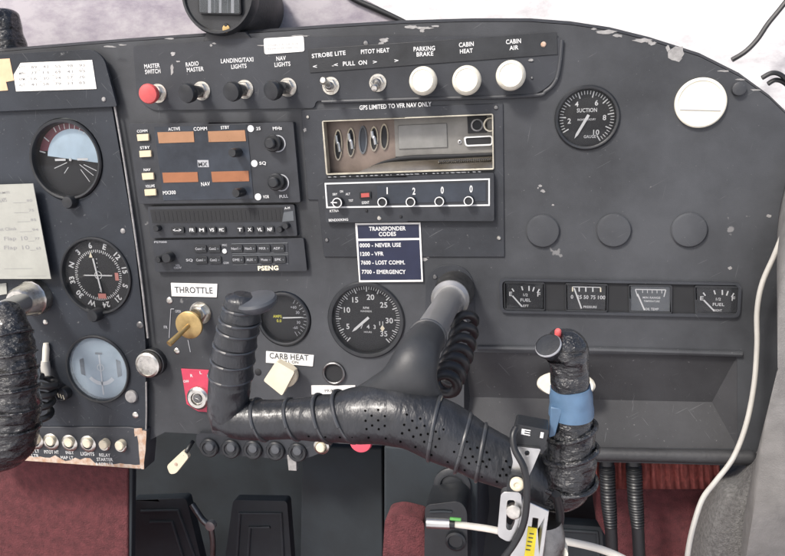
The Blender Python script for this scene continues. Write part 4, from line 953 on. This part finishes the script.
# hanging connector
t = thing('wire_connector', 'cream plastic wire connector hanging in the dark footwell', 'connector', 178, 460, -10)
b = MB(); b.plate(rp([(166.5, 466), (183, 450.5), (189, 457), (176, 473.5), (170, 474.5)], 3), (), -14, -8); b.build('body', M['cream'], t, .8)
b = MB(); b.tube([W(184, 455, -10), W(188, 449, -12), W(193, 441, -20)], .0022, 8); b.build('lead', M['rubber'], t)
b = MB(); b.lathe(W(176, 464, -8), [(.0018, -.001), (.0018, .0006), (0, .0006)], n=14); b.build('rivet', M['rust'], t)

# ================================================================== COMPASS, TOP LEFT BUNDLE
t = thing('magnetic_compass', 'black round magnetic compass on top of the panel', 'compass', 230, 35, -20)
c = W(217, -6, 10); k = S(217, -6, 10) * 41
b = MB(); b.lathe(c, [(k * .55, -.105), (k * .86, -.09), (k * 1.0, -.05), (k * 1.0, -.014)], n=56); b.build('housing', M['shield'], t)
b = MB(); b.lathe(c, [(k * 1.0, -.014), (k * 1.02, -.004), (k * .98, .001), (k * .92, .001), (k * .88, -.002)], n=56); fc = b.build('front_ring', M['black'], t)
b = MB(); b.lathe(c, [(k * .9, -.004), (k * .9, -.0015), (0, -.0015)], n=48); fp = b.build('face', M['black'], t)
b = MB(); b.plate(rp([(196, -30), (240, -30), (241, 15), (198, 14)], 3), (), 10, 12.5); b.build('window_frame', M['dial'], t, .6)
b = MB()
for x, w_, m_ in ((208, 3, 0), (214, 1.2, 1), (219, 2.4, 0), (227, 1, 1), (231, 3, 0)): b.plate([(x, -28), (x + w_, -28), (x + w_, 13), (x, 13)], (), 12.5, 12.8, m_)
b.build('compass_card', [M['greyink'], M['dialgrey']], t)
b = MB(); b.plate(rp([(198, -28), (239, -28), (239.5, 13.5), (199.5, 12.5)], 2), (), 13.2, 13.5); b.build('glass', M['winglass'], t)
b = MB(); b.lathe(W(226.5, 29, 9), [(.0035, 0), (.0035, .0012), (0, .0016)], n=16); b.build('adjusting_screw', M['brass'], t)
b = MB(); b.lathe(W(226, 25, 9.5), [(.0016, 0), (.0016, .001), (0, .001)], n=12); b.build('dark_screw', M['matte'], t)
b = MB(); b.plate([(206, 32), (246, 32), (252, 39), (203, 41)], (), -30, 2); b.build('bracket', M['shield'], t, .8)
# crumpled vinyl bundle at the left edge
b = MB()
def crumple(amp, sc, seed): return lambda u, a, p: 1 + amp * noise.noise(Vector((p.x * sc + seed + math.cos(a) * 1.3, p.y * sc + math.sin(a) * 1.3, p.z * sc))) 
b.tube([W(4, 56, -20), W(3, 44, -20), W(1, 30, -20), W(-1, 16, -20), W(-2, 11, -20)], [.022, .021, .019, .017, .012], 30, sub=8, rfun=crumple(.22, 60, 2))
tag(b.build('vinyl_bundle', M['vinyl'], None), 'crumpled black vinyl bundle on the panel top at the left edge', 'bundle')
b = MB(); b.tube([W(x, y, -60) for x, y in ((732, 60), (745, 52), (757, 40), (768, 24), (781, 8), (795, -10))], .0022, 8)
tag(b.build('aerial_wire', M['rubber'], None), 'thin dark wire rising outside the upper right of the panel', 'wire')
t = MB(); t.tube([W(x, y, -30) for x, y in ((762, 78), (772, 73), (781, 75), (790, 84), (800, 96))], .002, 8); t.tube([W(x, y, -34) for x, y in ((768, 84), (776, 80), (786, 84), (800, 100))], .002, 8)
tag(t.build('cable_bundle', M['rubber'], None), 'dark cable loops on the panel edge at the right', 'cable')

# ================================================================== YOKES
def wrinkle(amp, fr, seed):
    def f(u, a, p):
        return 1 + amp * noise.noise(Vector((p.x * 90 + seed, p.z * fr, math.sin(a) * 1.5))) + amp * .6 * noise.noise(Vector((p.x * 260, p.z * 260 + seed, math.cos(a) * 2.5)))
    return f
def path(pts): return [W(*p) for p in pts]
def seams(parent, pts, rad, ts, m_, r0=.0011, skew=0.0, sub=12, grow=1.015):
    P, Q = [], []
    for i in range(len(pts) - 1):
        p0, p1, p2, p3 = pts[max(i - 1, 0)], pts[i], pts[i + 1], pts[min(i + 2, len(pts) - 1)]
        for k in range(sub):
            t = k / sub; P.append(.5 * ((2 * p1) + (p2 - p0) * t + (2 * p0 - 5 * p1 + 4 * p2 - p3) * t * t + (3 * p1 - p0 - 3 * p2 + p3) * t ** 3)); tt = t * t * (3 - 2 * t); Q.append(rad[i] * (1 - tt) + rad[i + 1] * tt)
    fr = frames(P)
    for tt in ts:
        i = min(int(tt * (len(P) - 1)), len(P) - 2); p, T, U, V = fr[i]; r = Q[i] * grow
        loop = [p + U * math.cos(a * math.pi / 16) * r + V * math.sin(a * math.pi / 16) * r + T * skew * r * math.sin(a * math.pi / 16) for a in range(33)]
        b = MB(); b.tube(loop, r0, 8, raw=True, caps=False); b.build('wrap_seam', M[m_], parent)
yk = thing('control_yoke', 'black leather wrapped control yoke on a steel shaft in the middle of the panel', 'control yoke', 452, 300, 2)
# shaft collar and shaft
c0 = W(455, 290, 2); hubp = W(420, 349, 208); ax = (hubp - c0).normalized(); 
s = S(452, 296)
b = MB(); b.lathe(c0, [(s * 19, 0), (s * 19, .008), (s * 17.5, .012), (s * 17, .034), (s * 15, .038), (s * 9, .04)], axis=N, n=40); cl_ = b.build('shaft_collar', M['darksteel'], yk)
b = MB(); b.lathe(c0, [(s * 17.6, .0345), (s * 17.6, .0375), (s * 14.5, .041), (s * 11, .041)], axis=N, n=40); b.build('bright_ring', M['steel'], cl_)
b = MB(); b.tube([c0, hubp], [.0108, .0108], 32, sub=2); b.build('shaft', M['steel'], yk)
# hub: lofted from the shaft to the bar
b = MB(); st = [((427, 338, 185), 17.5, 17.5), ((421, 347, 205), 19.5, 19), ((416, 358, 219), 22, 20.5), ((410, 373, 224), 26, 20), ((405, 386, 222), 35, 19), ((400, 400, 218), 47, 19), ((399, 413, 215), 56, 19)]
n_ = 44; vv = []
u0 = (Vector((1, 0, 0)) - ax * ax.x).normalized(); v0 = u0.cross(ax); v0 = v0 if v0.z > 0 else -v0
sm_ = []
for i in range(len(st) - 1):
    for k in range(6):
        t_ = k / 6; q0, q1, q2, q3 = st[max(i - 1, 0)], st[i], st[i + 1], st[min(i + 2, len(st) - 1)]
        def cr(a, b_, c_, d_): return .5 * (2 * b_ + (c_ - a) * t_ + (2 * a - 5 * b_ + 4 * c_ - d_) * t_ * t_ + (3 * b_ - a - 3 * c_ + d_) * t_ ** 3)
        sm_.append(([cr(q0[0][e], q1[0][e], q2[0][e], q3[0][e]) for e in range(3)], cr(q0[1], q1[1], q2[1], q3[1]), cr(q0[2], q1[2], q2[2], q3[2])))
sm_.append(st[-1])
for i, (p, rx, ry) in enumerate(sm_):
    c = W(*p); s2 = S(p[0], p[1], p[2]); f_ = min(1, i / (len(sm_) - 1) * 1.5); f_ = f_ * f_ * (3 - 2 * f_)
    uu = u0.lerp(Vector((1, 0, -.16)), f_).normalized(); v_ = v0.lerp(Vector((0, -1, 0)), f_).normalized()
    for k in range(n_):
        a = 2 * math.pi * k / n_; vv.append(c + uu * math.cos(a) * rx * s2 + v_ * math.sin(a) * ry * s2)
fc_ = [[i * n_ + k, i * n_ + (k + 1) % n_, (i + 1) * n_ + (k + 1) % n_, (i + 1) * n_ + k] for i in range(len(sm_) - 1) for k in range(n_)]
fc_.append(list(range(n_))[::-1]); fc_.append([(len(sm_) - 1) * n_ + k for k in range(n_)])
b.add(vv, fc_, 0, True); hb = b.build('hub', M['hub'], yk, 0, None, 60)
b = MB(); lp = [W(427, 338, 185) + (u0 * math.cos(a * math.pi / 16) + v0 * math.sin(a * math.pi / 16)) * S(427, 338, 185) * 17.5 for a in range(33)]; b.tube(lp, .0012, 8, raw=True, caps=False); b.build('neck_ring', M['seam'], hb)
# handle bar: left horn foot, bar, right corner
D_ = 228
barp = path([(222, 412, D_), (243, 419, D_), (290, 419, D_), (330, 418, D_), (362, 415, D_), (403, 416, D_), (441, 431, D_), (478, 451, D_), (512, 466, D_), (548, 486, D_)])
s3 = S(400, 410, D_); barr = [s3 * q for q in (20, 20, 19.5, 23, 27, 29.5, 29, 25.5, 23, 22)]
b = MB(); b.tube(barp, barr, 56, sub=22, rfun=lambda u, a, p: 1 + .035 * noise.noise(Vector((p.x * 60, p.z * 60, math.sin(a)))) + (.05 * max(0, .45 - u) / .45) * noise.noise(Vector(((p.x + p.z) * 240, (p.z - p.x) * 50, math.cos(a) * 1.2)))); bar = b.build('handle_bar', M['leather'], yk)
seams(bar, barp, barr, (.16, .235, .32, .40, .66, .74, .80), 'seam', .0013, .25)
# perforations of the leather
b = MB(); rn = random.Random(11); fr = None
P = []
for i in range(len(barp) - 1):
    p0, p1, p2, p3 = barp[max(i - 1, 0)], barp[i], barp[i + 1], barp[min(i + 2, len(barp) - 1)]
    for k in range(14):
        t_ = k / 14; P.append((.5 * ((2 * p1) + (p2 - p0) * t_ + (2 * p0 - 5 * p1 + 4 * p2 - p3) * t_ * t_ + (3 * p1 - p0 - 3 * p2 + p3) * t_ ** 3), barr[i] * (1 - t_) + barr[i + 1] * t_))
F_ = frames([q[0] for q in P])
for i in range(34, len(P) - 14):
    p, T, U, V_ = F_[i]
    for an_ in ((-.52, -.2, .1) if i % 4 == 0 else (-.36, -.05) if i % 4 == 2 else ()) + ((.45,) if i % 6 == 0 else ()):
        if an_ < .4 and (i % 18 > 12 or i < 60): continue
        an2 = an_ + rn.uniform(-.02, .02); dirv = U * math.cos(an2) + V_ * math.sin(an2)
        q = p + dirv * (P[i][1] * 1.012); b.lathe(q, [(.0007, -.003), (.0007, .0002), (0, .0003)], axis=dirv, n=8)
b.build('perforation', M['hole'], bar)
# left horn
lh = path([(229, 427, D_), (228, 405, D_ + 2), (231, 375, D_ + 5), (235, 345, D_ + 8), (240, 320, D_ + 10), (243, 301, D_ + 11), (244, 294, D_ + 11)])
lr = [s3 * q for q in (17, 20, 20.5, 19.5, 18.5, 16, 9)]
bands = (.14, .34, .43, .52, .61, .69, .78)
def banded(u, a, p):
    k = 0
    for i, b_ in enumerate(bands[1:]):
        if bands[i] <= u < b_: k = (u - bands[i]) / (b_ - bands[i])
    return (1.05 - .10 * k if u > .3 else 1) * (1 + (.05 if u < .3 else .012) * noise.noise(Vector((p.x * 150, p.z * 150, math.cos(a) * 2))))
b = MB(); b.tube(lh, lr, 40, sub=24, rfun=banded); h1 = b.build('left_grip', M['leather'], yk); h1['label'] = 'left horn of the yoke wrapped in banded leather'
seams(h1, lh, lr, bands[1:], 'seam', .0011, .08, grow=1.0)
tp = W(256, 300, D_ + 12); s4 = S(254, 300, D_ + 14); an = (Vector((-.08, -.22, 1))).normalized()
b = MB(); b.lathe(tp, [(0, -.006), (s4 * 14, -.006), (s4 * 19.5, -.003), (s4 * 20.5, -.0005), (s4 * 19, .0012), (s4 * 12, .002), (0, .0022)], axis=an, n=48, up=(1, 0, 0)); b.build('thumb_pad', M['thumb'], yk)
# right horn
rh = path([(540, 482, D_), (560, 487, D_), (569, 470, D_ + 3), (571, 440, D_ + 5), (571, 412, D_ + 8), (570, 388, D_ + 10), (569, 368, D_ + 11), (565, 350, D_ + 12), (553, 343, D_ + 15)])
rr = [s3 * q for q in (20, 23.5, 24, 20.5, 18, 15.5, 16, 18.5, 14)]
b = MB(); b.tube(rh, rr, 44, sub=12, rfun=wrinkle(.09, 100, 9)); h2 = b.build('right_grip', M['vinyl'], yk); h2['label'] = 'right horn wrapped in glossy crumpled black vinyl'
seams(h2, rh, rr, (.2, .33, .43), 'vinyl', .0017, .3, grow=1.05)
b = MB(); tp = path([(571, 414, D_ + 8), (571, 400, D_ + 9), (570, 386, D_ + 10)]); b.tube(tp, [s3 * 19.6, s3 * 18.2, s3 * 17.2], 40, sub=6, rfun=wrinkle(.05, 90, 3)); tpb = b.build('blue_tape', M['bluetape'], h2)
b = MB(); b.plate([(550.5, 407), (563, 409), (560, 418), (555, 436), (549, 438)], (), D_ + 13, D_ + 19); b.build('tape_tail', M['bluetape'], tpb, .6)
b = MB(); q = W(548, 345, D_ + 22); s4 = S(548, 342, D_ + 22); av = Vector((-.35, -.6, .75)); b.lathe(q, [(s4 * 9, -.008), (s4 * 12.6, -.003), (s4 * 13, -.001), (s4 * 12.4, 0), (0, .0006)], axis=av, n=36); pp_ = b.build('push_pad', M['black'], h2)
b = MB(); b.lathe(q, [(s4 * 12.9, -.0012), (s4 * 13.1, -.0004), (s4 * 12.3, .0004)], axis=av, n=36); b.build('pale_rim', M['greyink'], pp_)
b = MB(); b.lathe(W(558, 332, D_ + 18), [(.0018, -.005), (.0018, .001), (.0011, .002), (0, .0022)], axis=Vector((0, -.6, .8)), n=16); b.build('red_button', M['red'], h2)
# coiled cord behind the shaft
cp = path([(466, 312, 30), (464, 335, 70), (458, 356, 110), (450, 374, 150), (441, 391, 185)])
P = []
for i in range(len(cp) - 1):
    for k in range(40): P.append(cp[i].lerp(cp[i + 1], k / 40))
F_ = frames(P); H_ = []
for i, (p, T, U, V_) in enumerate(F_):
    a = i / len(P) * 2 * math.pi * 7.5; r = .0085; H_.append(p + U * math.cos(a) * r + V_ * math.sin(a) * r)
b = MB(); b.tube(H_, .0038, 10, raw=True); tag(b.build('coiled_cord', M['rubber'], None), 'thick coiled black cord beside the steel shaft of the centre yoke', 'cord')
# left yoke at the edge
yl = thing('control_yoke', 'left control yoke at the edge of the photo wrapped in crumpled black vinyl', 'control yoke', 40, 298, 6)
c0 = W(36, 297, 8); s = S(36, 297)
tipv = W(-26, 318, 190); axl = (tipv - c0).normalized()
b = MB(); b.lathe(c0, [(s * 17, -.002), (s * 17, .008), (s * 15.5, .010), (s * 14, .024), (s * 11.5, .028), (s * 8, .028)], axis=N, n=14); b.build('shaft_nut', M['nickel'], yl)
b = MB(); b.tube([c0, W(3, 311, 70)], [.0098, .0098], 30, sub=2); b.build('shaft', M['steel'], yl)
gl_ = path([(5, 312, 150), (8, 322, 156), (12, 345, 160), (14, 375, 162), (15, 405, 163), (14, 432, 163), (8, 446, 163), (-8, 450, 163), (-40, 445, 163)]); s5 = S(12, 400, 160)
gr = [s5 * q for q in (13, 16, 18.5, 20, 21, 21, 21, 20, 18)]
b = MB(); b.tube(gl_, gr, 40, sub=14, rfun=wrinkle(.09, 170, 14)); g1 = b.build('grip', M['vinyl'], yl)
seams(g1, gl_, gr, (.22, .3, .36, .44, .52, .6), 'vinyl', .0013, .15, grow=1.04)
b = MB(); b.tube(path([(-30, 420, 165), (-6, 400, 100), (4, 330, 80), (2, 312, 72)]), .012, 16); b.build('spoke', M['hub'], yl)
cp = path([(48, 376, 20), (44, 388, 24), (42, 400, 26), (40, 416, 26)]); P = []
for i in range(len(cp) - 1):
    for k in range(30): P.append(cp[i].lerp(cp[i + 1], k / 30))
F_ = frames(P); H_ = [p + U * math.cos(i / 90 * 2 * math.pi * 4) * .010 + V_ * math.sin(i / 90 * 2 * math.pi * 4) * .010 for i, (p, T, U, V_) in enumerate(F_)]
b = MB(); b.tube(H_, .0036, 10, raw=True); tag(b.build('coiled_cord', M['rubber'], None), 'coiled black cord behind the left yoke grip', 'cord')
t = thing('cord_plug', 'white tipped plug above the left coiled cord', 'plug', 46, 356, 8)
b = MB(); b.tube(path([(46, 343, 9), (46, 350, 10), (45.5, 361, 11)]), [.0026, .0034, .0034], 12); b.build('tip', M['whitepl'], t)
b = MB(); b.tube(path([(45.5, 361, 11), (45.5, 368, 12), (47, 377, 16)]), [.0042, .0048, .004], 14); b.build('sleeve', M['greycable'], t)

# ================================================================== TABLET MOUNT ON THE YOKE
mt = thing('tablet_mount', 'aluminium tablet mount clamped to the right side of the yoke bar', 'mount', 518, 470, 250)
dm = 262
b = MB(); b.plate(rp([(516, 424), (549, 430), (545, 448), (511, 445)], 2.5), (), 248, dm); cb = b.build('clamp_block', M['black'], mt, 1)
k = MB(); k.text('E 1', (521, 434), (543, 438), 5.5, dm + .6, 0, .03); k.build('lettering', M['white'], cb)
b = MB(); b.plate(rp([(510, 446), (541, 449), (532, 470), (526, 482), (510, 479), (513, 462)], 2), [circ(527, 453, 2.6, 14)], dm + .2, dm + 3); up_ = b.build('upper_arm', M['alu'], mt, .5)
b = MB(); b.tube(path([(516, 428, dm + 3), (513, 436, dm + 6), (515, 450, dm + 9), (524, 468, dm + 12), (527, 492, dm + 12), (524, 522, dm + 11), (514, 544, dm + 9), (500, 562, dm + 8)]), .0019, 12); b.build('mount_cable', M['rubber'], mt)
b = MB(); b.plate(rp([(509, 474), (527, 478), (527, 493), (506, 491)], 2), (), dm + 3, dm + 7); b.build('hinge', M['black'], mt, .5)
b = MB(); b.lathe(W(517, 484, dm + 9), [(.0038, -.001), (.0038, .001), (.003, .0016), (.0018, .0016), (.0014, .0008), (0, .0008)], n=24); b.build('bolt', M['cream'], mt)
b = MB(); b.plate(rp([(501, 492), (521, 492), (522, 508), (516, 540), (508, 542), (497, 536)], 5), [rp([(507, 500), (515, 500), (515, 522), (511, 531), (506, 529)], 3)], dm + 1, dm + 7); b.build('slotted_arm', M['alu'], mt, .5)
b = MB(); b.lathe(W(514, 511, dm + 8), [(.0042, -.002), (.0042, .0015), (.003, .002), (0, .002)], n=22); b.build('bolt', M['nickel'], mt)
b = MB(); b.plate([(520, 498), (549, 511), (541, 575), (505, 575), (514, 540)], [rp([(533, 518), (538, 519), (537, 529), (532, 528)], 1)], dm - 10, dm - 6); b.build('lower_plate', M['alu'], mt, .5)
b = MB(); b.plate([(528, 527), (537, 528.5), (532, 575), (522, 575)], (), dm - 6, dm - 5.4); lb = b.build('yellow_label', M['yellow'], mt)
k = MB()
for i in range(5): k.plate([(529.5 - i * .9, 533 + i * 4), (534 - i * .9, 533.6 + i * 4), (533.8 - i * .9, 534.6 + i * 4), (529.3 - i * .9, 534 + i * 4)], (), dm - 5.4, dm - 5.2)
k.build('fine_print', M['darkink'], lb)
b = MB(); b.tube(path([(546, 522, dm - 20), (548, 540, dm - 20), (546, 562, dm - 20)]), [.009, .010, .010], 20); b.build('ball_joint', M['darksteel'], mt)
b = MB(); b.plate(rp([(546, 552), (565, 546), (569, 556), (552, 566)], 3), (), dm - 26, dm - 18); b.build('clip_tab', M['whitepl'], mt, .6)
b = MB(); b.tube(path([(556, 494, dm - 14), (560, 515, dm - 20), (557, 530, dm - 24), (552, 545, dm - 26)]), .0026, 10); tag(b.build('black_cable', M['rubber'], None), 'short black cable hanging from the right yoke corner', 'cable')
# usb lead
t = thing('charging_cable', 'white charging cable with a silver plug running behind the tablet mount', 'cable', 440, 524, 150)
b = MB(); c = W(427, 522.5, 150); e_ = W(450, 523.5, 150); b.tube([c, e_], [.0042, .0042], 22, sub=2); b.build('metal_plug', M['alu'], t)
b = MB(); b.tube([W(450, 523.6, 150), W(455, 524, 150)], [.0036, .0036], 16, sub=2); b.build('plug_neck', M['black'], t)
b = MB(); b.tube([W(450, 518.5, 152), W(461, 519.5, 152)], [.0013, .0013], 10, sub=2); b.build('green_trim', M['green'], t)
b = MB(); b.tube(path([(454, 524, 150), (470, 526, 155), (490, 529, 165), (510, 533, 180), (545, 538, 190), (575, 543, 190), (600, 549, 190), (622, 558, 190), (640, 570, 190)]), .0026, 10); b.build('lead', M['cable'], t)
# right cable on the panel
b = MB(); b.tube(path([(796, 205, 30), (784, 232, 30), (774, 256, 30), (762, 284, 30), (757, 312, 30), (757, 345, 32), (754, 385, 38), (746, 425, 45), (733, 458, 50), (715, 482, 60), (703, 498, 70), (695, 520, 80), (689, 545, 90), (686, 570, 95)]), .0021, 12)
tag(b.build('hanging_cable', M['greycable'], None), 'pale grey cable hanging down the right side of the panel', 'cable')

# ================================================================== FOOTWELL
# kick panel left (red carpet), centre console, pedals
b = MB(); b.plate([(-120, 400), (128, 430), (128, 620), (-120, 620)], (), -70, -60); tag(b.build('red_carpet', M['carpet'], None, 2), 'red carpeted panel below the left switch strip', 'carpet panel')
b = MB(); b.plate([(129, 425), (133, 425), (131, 620), (129, 620)], (), -70, -61); tag(b.build('footwell_post', M['foot'], None, 1), 'dark upright frame at the right edge of the left red carpet', 'frame')
def pedal(label, outer, inner, d, group='rudder pedals in the footwell'):
    cx = sum(p[0] for p in outer) / len(outer); cy = sum(p[1] for p in outer) / len(outer)
    t = thing('rudder_pedal', label, 'pedal', cx, cy, d, group)
    b = MB(); b.plate(rp(outer, 4), (), d - 16, d); b.build('pad', M['pedal'], t, 2)
    for q in inner:
        b = MB(); b.tube([W(x, y, d + .8) for x, y in q], .0022, 8, raw=True); b.build('raised_rib', M['rib'], t)
    b = MB(); b.tube([W(cx, cy + 40, d - 14), W(cx, cy + 120, d - 60)], .01, 14, sub=2); b.build('arm', M['darksteel'], t)
pedal('left rudder pedal beside the red carpet panel', [(130, 500), (186, 498), (206, 580), (130, 580)], [[(141, 511), (178, 510), (196, 560), (197, 575)], [(150, 522), (172, 521.5), (184, 560), (184, 575)]], -210)
pedal('right hand rudder pedal of the left pair, beside the console', [(233, 500), (287, 501), (293, 580), (222, 580)], [[(236, 575), (240, 513), (281, 513), (284, 575)], [(247, 575), (250, 527), (270, 527)]], -210)
pedal('dark flat rudder pedal behind the tablet mount on the right', [(530, 522), (602, 527), (606, 580), (526, 580)], [[(534, 575), (536, 528), (597, 532), (600, 575)]], -120)
t = thing('pedal_linkage', 'metal linkage rod between the two left pedals', 'linkage', 205, 520, -200)
b = MB(); b.tube(path([(192, 504, -200), (203, 520, -196), (212, 526, -196)]), .0045, 12); b.tube(path([(210, 522, -196), (213, 545, -196), (211, 575, -196)]), .004, 12); b.build('rod', M['darksteel'], t)
b = MB(); b.lathe(W(211, 525, -192), [(.007, -.004), (.007, .004), (0, .005)], n=18); b.build('pivot', M['steel'], t)
# centre console
t = thing('centre_console', 'black centre console with a round fitting under the yoke', 'console', 450, 510, 20)
b = MB(); b.plate([(302, 446), (382, 448), (383, 580), (300, 580)], (), -240, -60); b.build('tunnel_side', M['foot'], t, 2)
b = MB(); b.plate([(384, 446), (478, 452), (477, 540), (480, 580), (384, 580)], (), -120, 20); b.build('pedestal', M['foot'], t, 2)
s = S(452, 485, 24); c = W(452.5, 484, 20)
b = MB(); b.lathe(c, [(s * 17, 0), (s * 17, .003), (s * 14, .005), (s * 11, .005), (s * 10, .003), (s * 8, .0035), (0, .006)], n=40); b.build('round_fitting', M['black'], t)
b = MB(); b.plate(rp([(425, 505), (460, 501), (467, 510), (468, 575), (424, 575)], 6), (), 20, 60); lv = b.build('trim_housing', M['black'], t, 3)
b = MB(); b.tube(path([(430, 512, 61), (442, 511.5, 61), (452, 512, 61)]), .0012, 8); b.build('raised_line', M['pedal'], lv)
b = MB(); b.lathe(W(456, 540, 60), [(s * 9, 0), (s * 9, .003), (s * 7, .004), (s * 6, .002), (0, .002)], n=36); b.build('dial_ring', M['black'], lv)
b = MB(); b.plate(rp([(385, 517), (400, 514), (424, 520), (427, 600), (380, 600)], 6), (), 21, 45); tag(b.build('carpet_cover', M['carpet'], None, 4), 'red carpet patch beside the centre console', 'carpet')
# right side: pleated red cloth, hoses, carpet
t = MB(); n_ = 60; V = []
for i in range(n_ + 1):
    x = 585 + i * 2.2; z = 4 * math.sin(i * 1.7) + 2 * math.sin(i * .6)
    for y, dd in ((455, -22), (475, -26), (489, -34)): V.append(W(x + (y - 455) * .06, y, dd + z))
t.add(V, [[i * 3 + j, (i + 1) * 3 + j, (i + 1) * 3 + j + 1, i * 3 + j + 1] for i in range(n_) for j in range(2)], 0, True)
o = t.build('pleated_cloth', M['redcloth'], None); sl = o.modifiers.new('thick', 'SOLIDIFY'); sl.thickness = .002
tag(o, 'rust red pleated cloth strip under the right tray', 'cloth')
M['thread'] = mat('pale_thread', (.55, .3, .25), .8)
b = MB(); b.plate([(596, 484), (712, 482), (700, 600), (640, 600), (596, 520)], (), -150, -70); tag(b.build('red_carpet', M['carpet'], None, 3), 'dark red carpeted panel behind the two black hoses on the right', 'carpet panel')
b = MB(); b.plate([(478, 452), (596, 458), (600, 600), (478, 600)], (), -190, -180); tag(b.build('footwell_bulkhead', M['foot'], None, 2), 'black panel deep in the footwell behind the tablet mount', 'panel')
for x, lb in ((607, 'corrugated black hose nearer the yoke under the right tray'), (634, 'corrugated black hose farther from the yoke under the right tray')):
    pp = path([(x - 1, 456, -12), (x, 470, -10), (x + 1.5, 500, -8), (x + 4, 530, -8), (x + 6, 575, -8)]); s = S(x, 500, -8)
    P = []
    b = MB(); b.tube(pp, [s * 6.6, s * 6.8, s * 6.6, s * 5.6, s * 5.4], 20, sub=60, rfun=lambda u, a, p: 1 + (.09 * math.sin(u * 2 * math.pi * 42) if .18 < u < .72 else 0)); tag(b.build('corrugated_hose', M['rubber'], None), lb, 'hose', 'corrugated hoses under the right tray')
# upholstery on the right
def cushion(outer, d0, d1, bulge, name, label, m_, cat):
    """pillow like solid: outline rings shrinking towards the viewer"""
    cx = sum(p[0] for p in outer) / len(outer); cy = sum(p[1] for p in outer) / len(outer); b = MB(); n = len(outer); V = []; steps = 9
    for j in range(steps):
        u = j / (steps - 1); k = math.sqrt(max(0, 1 - u * u)) * .5 + .5 * (1 - u); dd = d0 + (d1 - d0) * math.sin(u * math.pi / 2)
        for (x, y) in outer: V.append(W(cx + (x - cx) * max(k, .02), cy + (y - cy) * max(k, .02), dd))
    F = [[j * n + i, j * n + (i + 1) % n, (j + 1) * n + (i + 1) % n, (j + 1) * n + i] for j in range(steps - 1) for i in range(n)]
    F.append([(steps - 1) * n + i for i in range(n)]); F.append(list(range(n))[::-1])
    b.add(V, F, 0, True); return tag(b.build(name, M[m_], None, 0, None, 80), label, cat)
cushion(rp([(800, 140), (786, 180), (778, 215), (776, 255), (780, 300), (788, 340), (790, 380), (782, 410), (768, 440), (752, 470), (744, 510), (738, 545), (732, 640), (1000, 640), (1000, 140)], [0] + [80] * 11 + [0, 0, 0]), 0, 70, 1, 'side_upholstery', 'grey upholstered cabin side wall along the right edge', 'fabric', 'upholstery')
cushion(rp([(694, 518), (714, 476), (735, 470), (765, 428), (800, 400), (860, 640), (676, 640), (685, 550)], 8), -30, 25, 1, 'woven_cushion', 'dark grey woven cushion below the right end of the tray', 'weave', 'cushion')
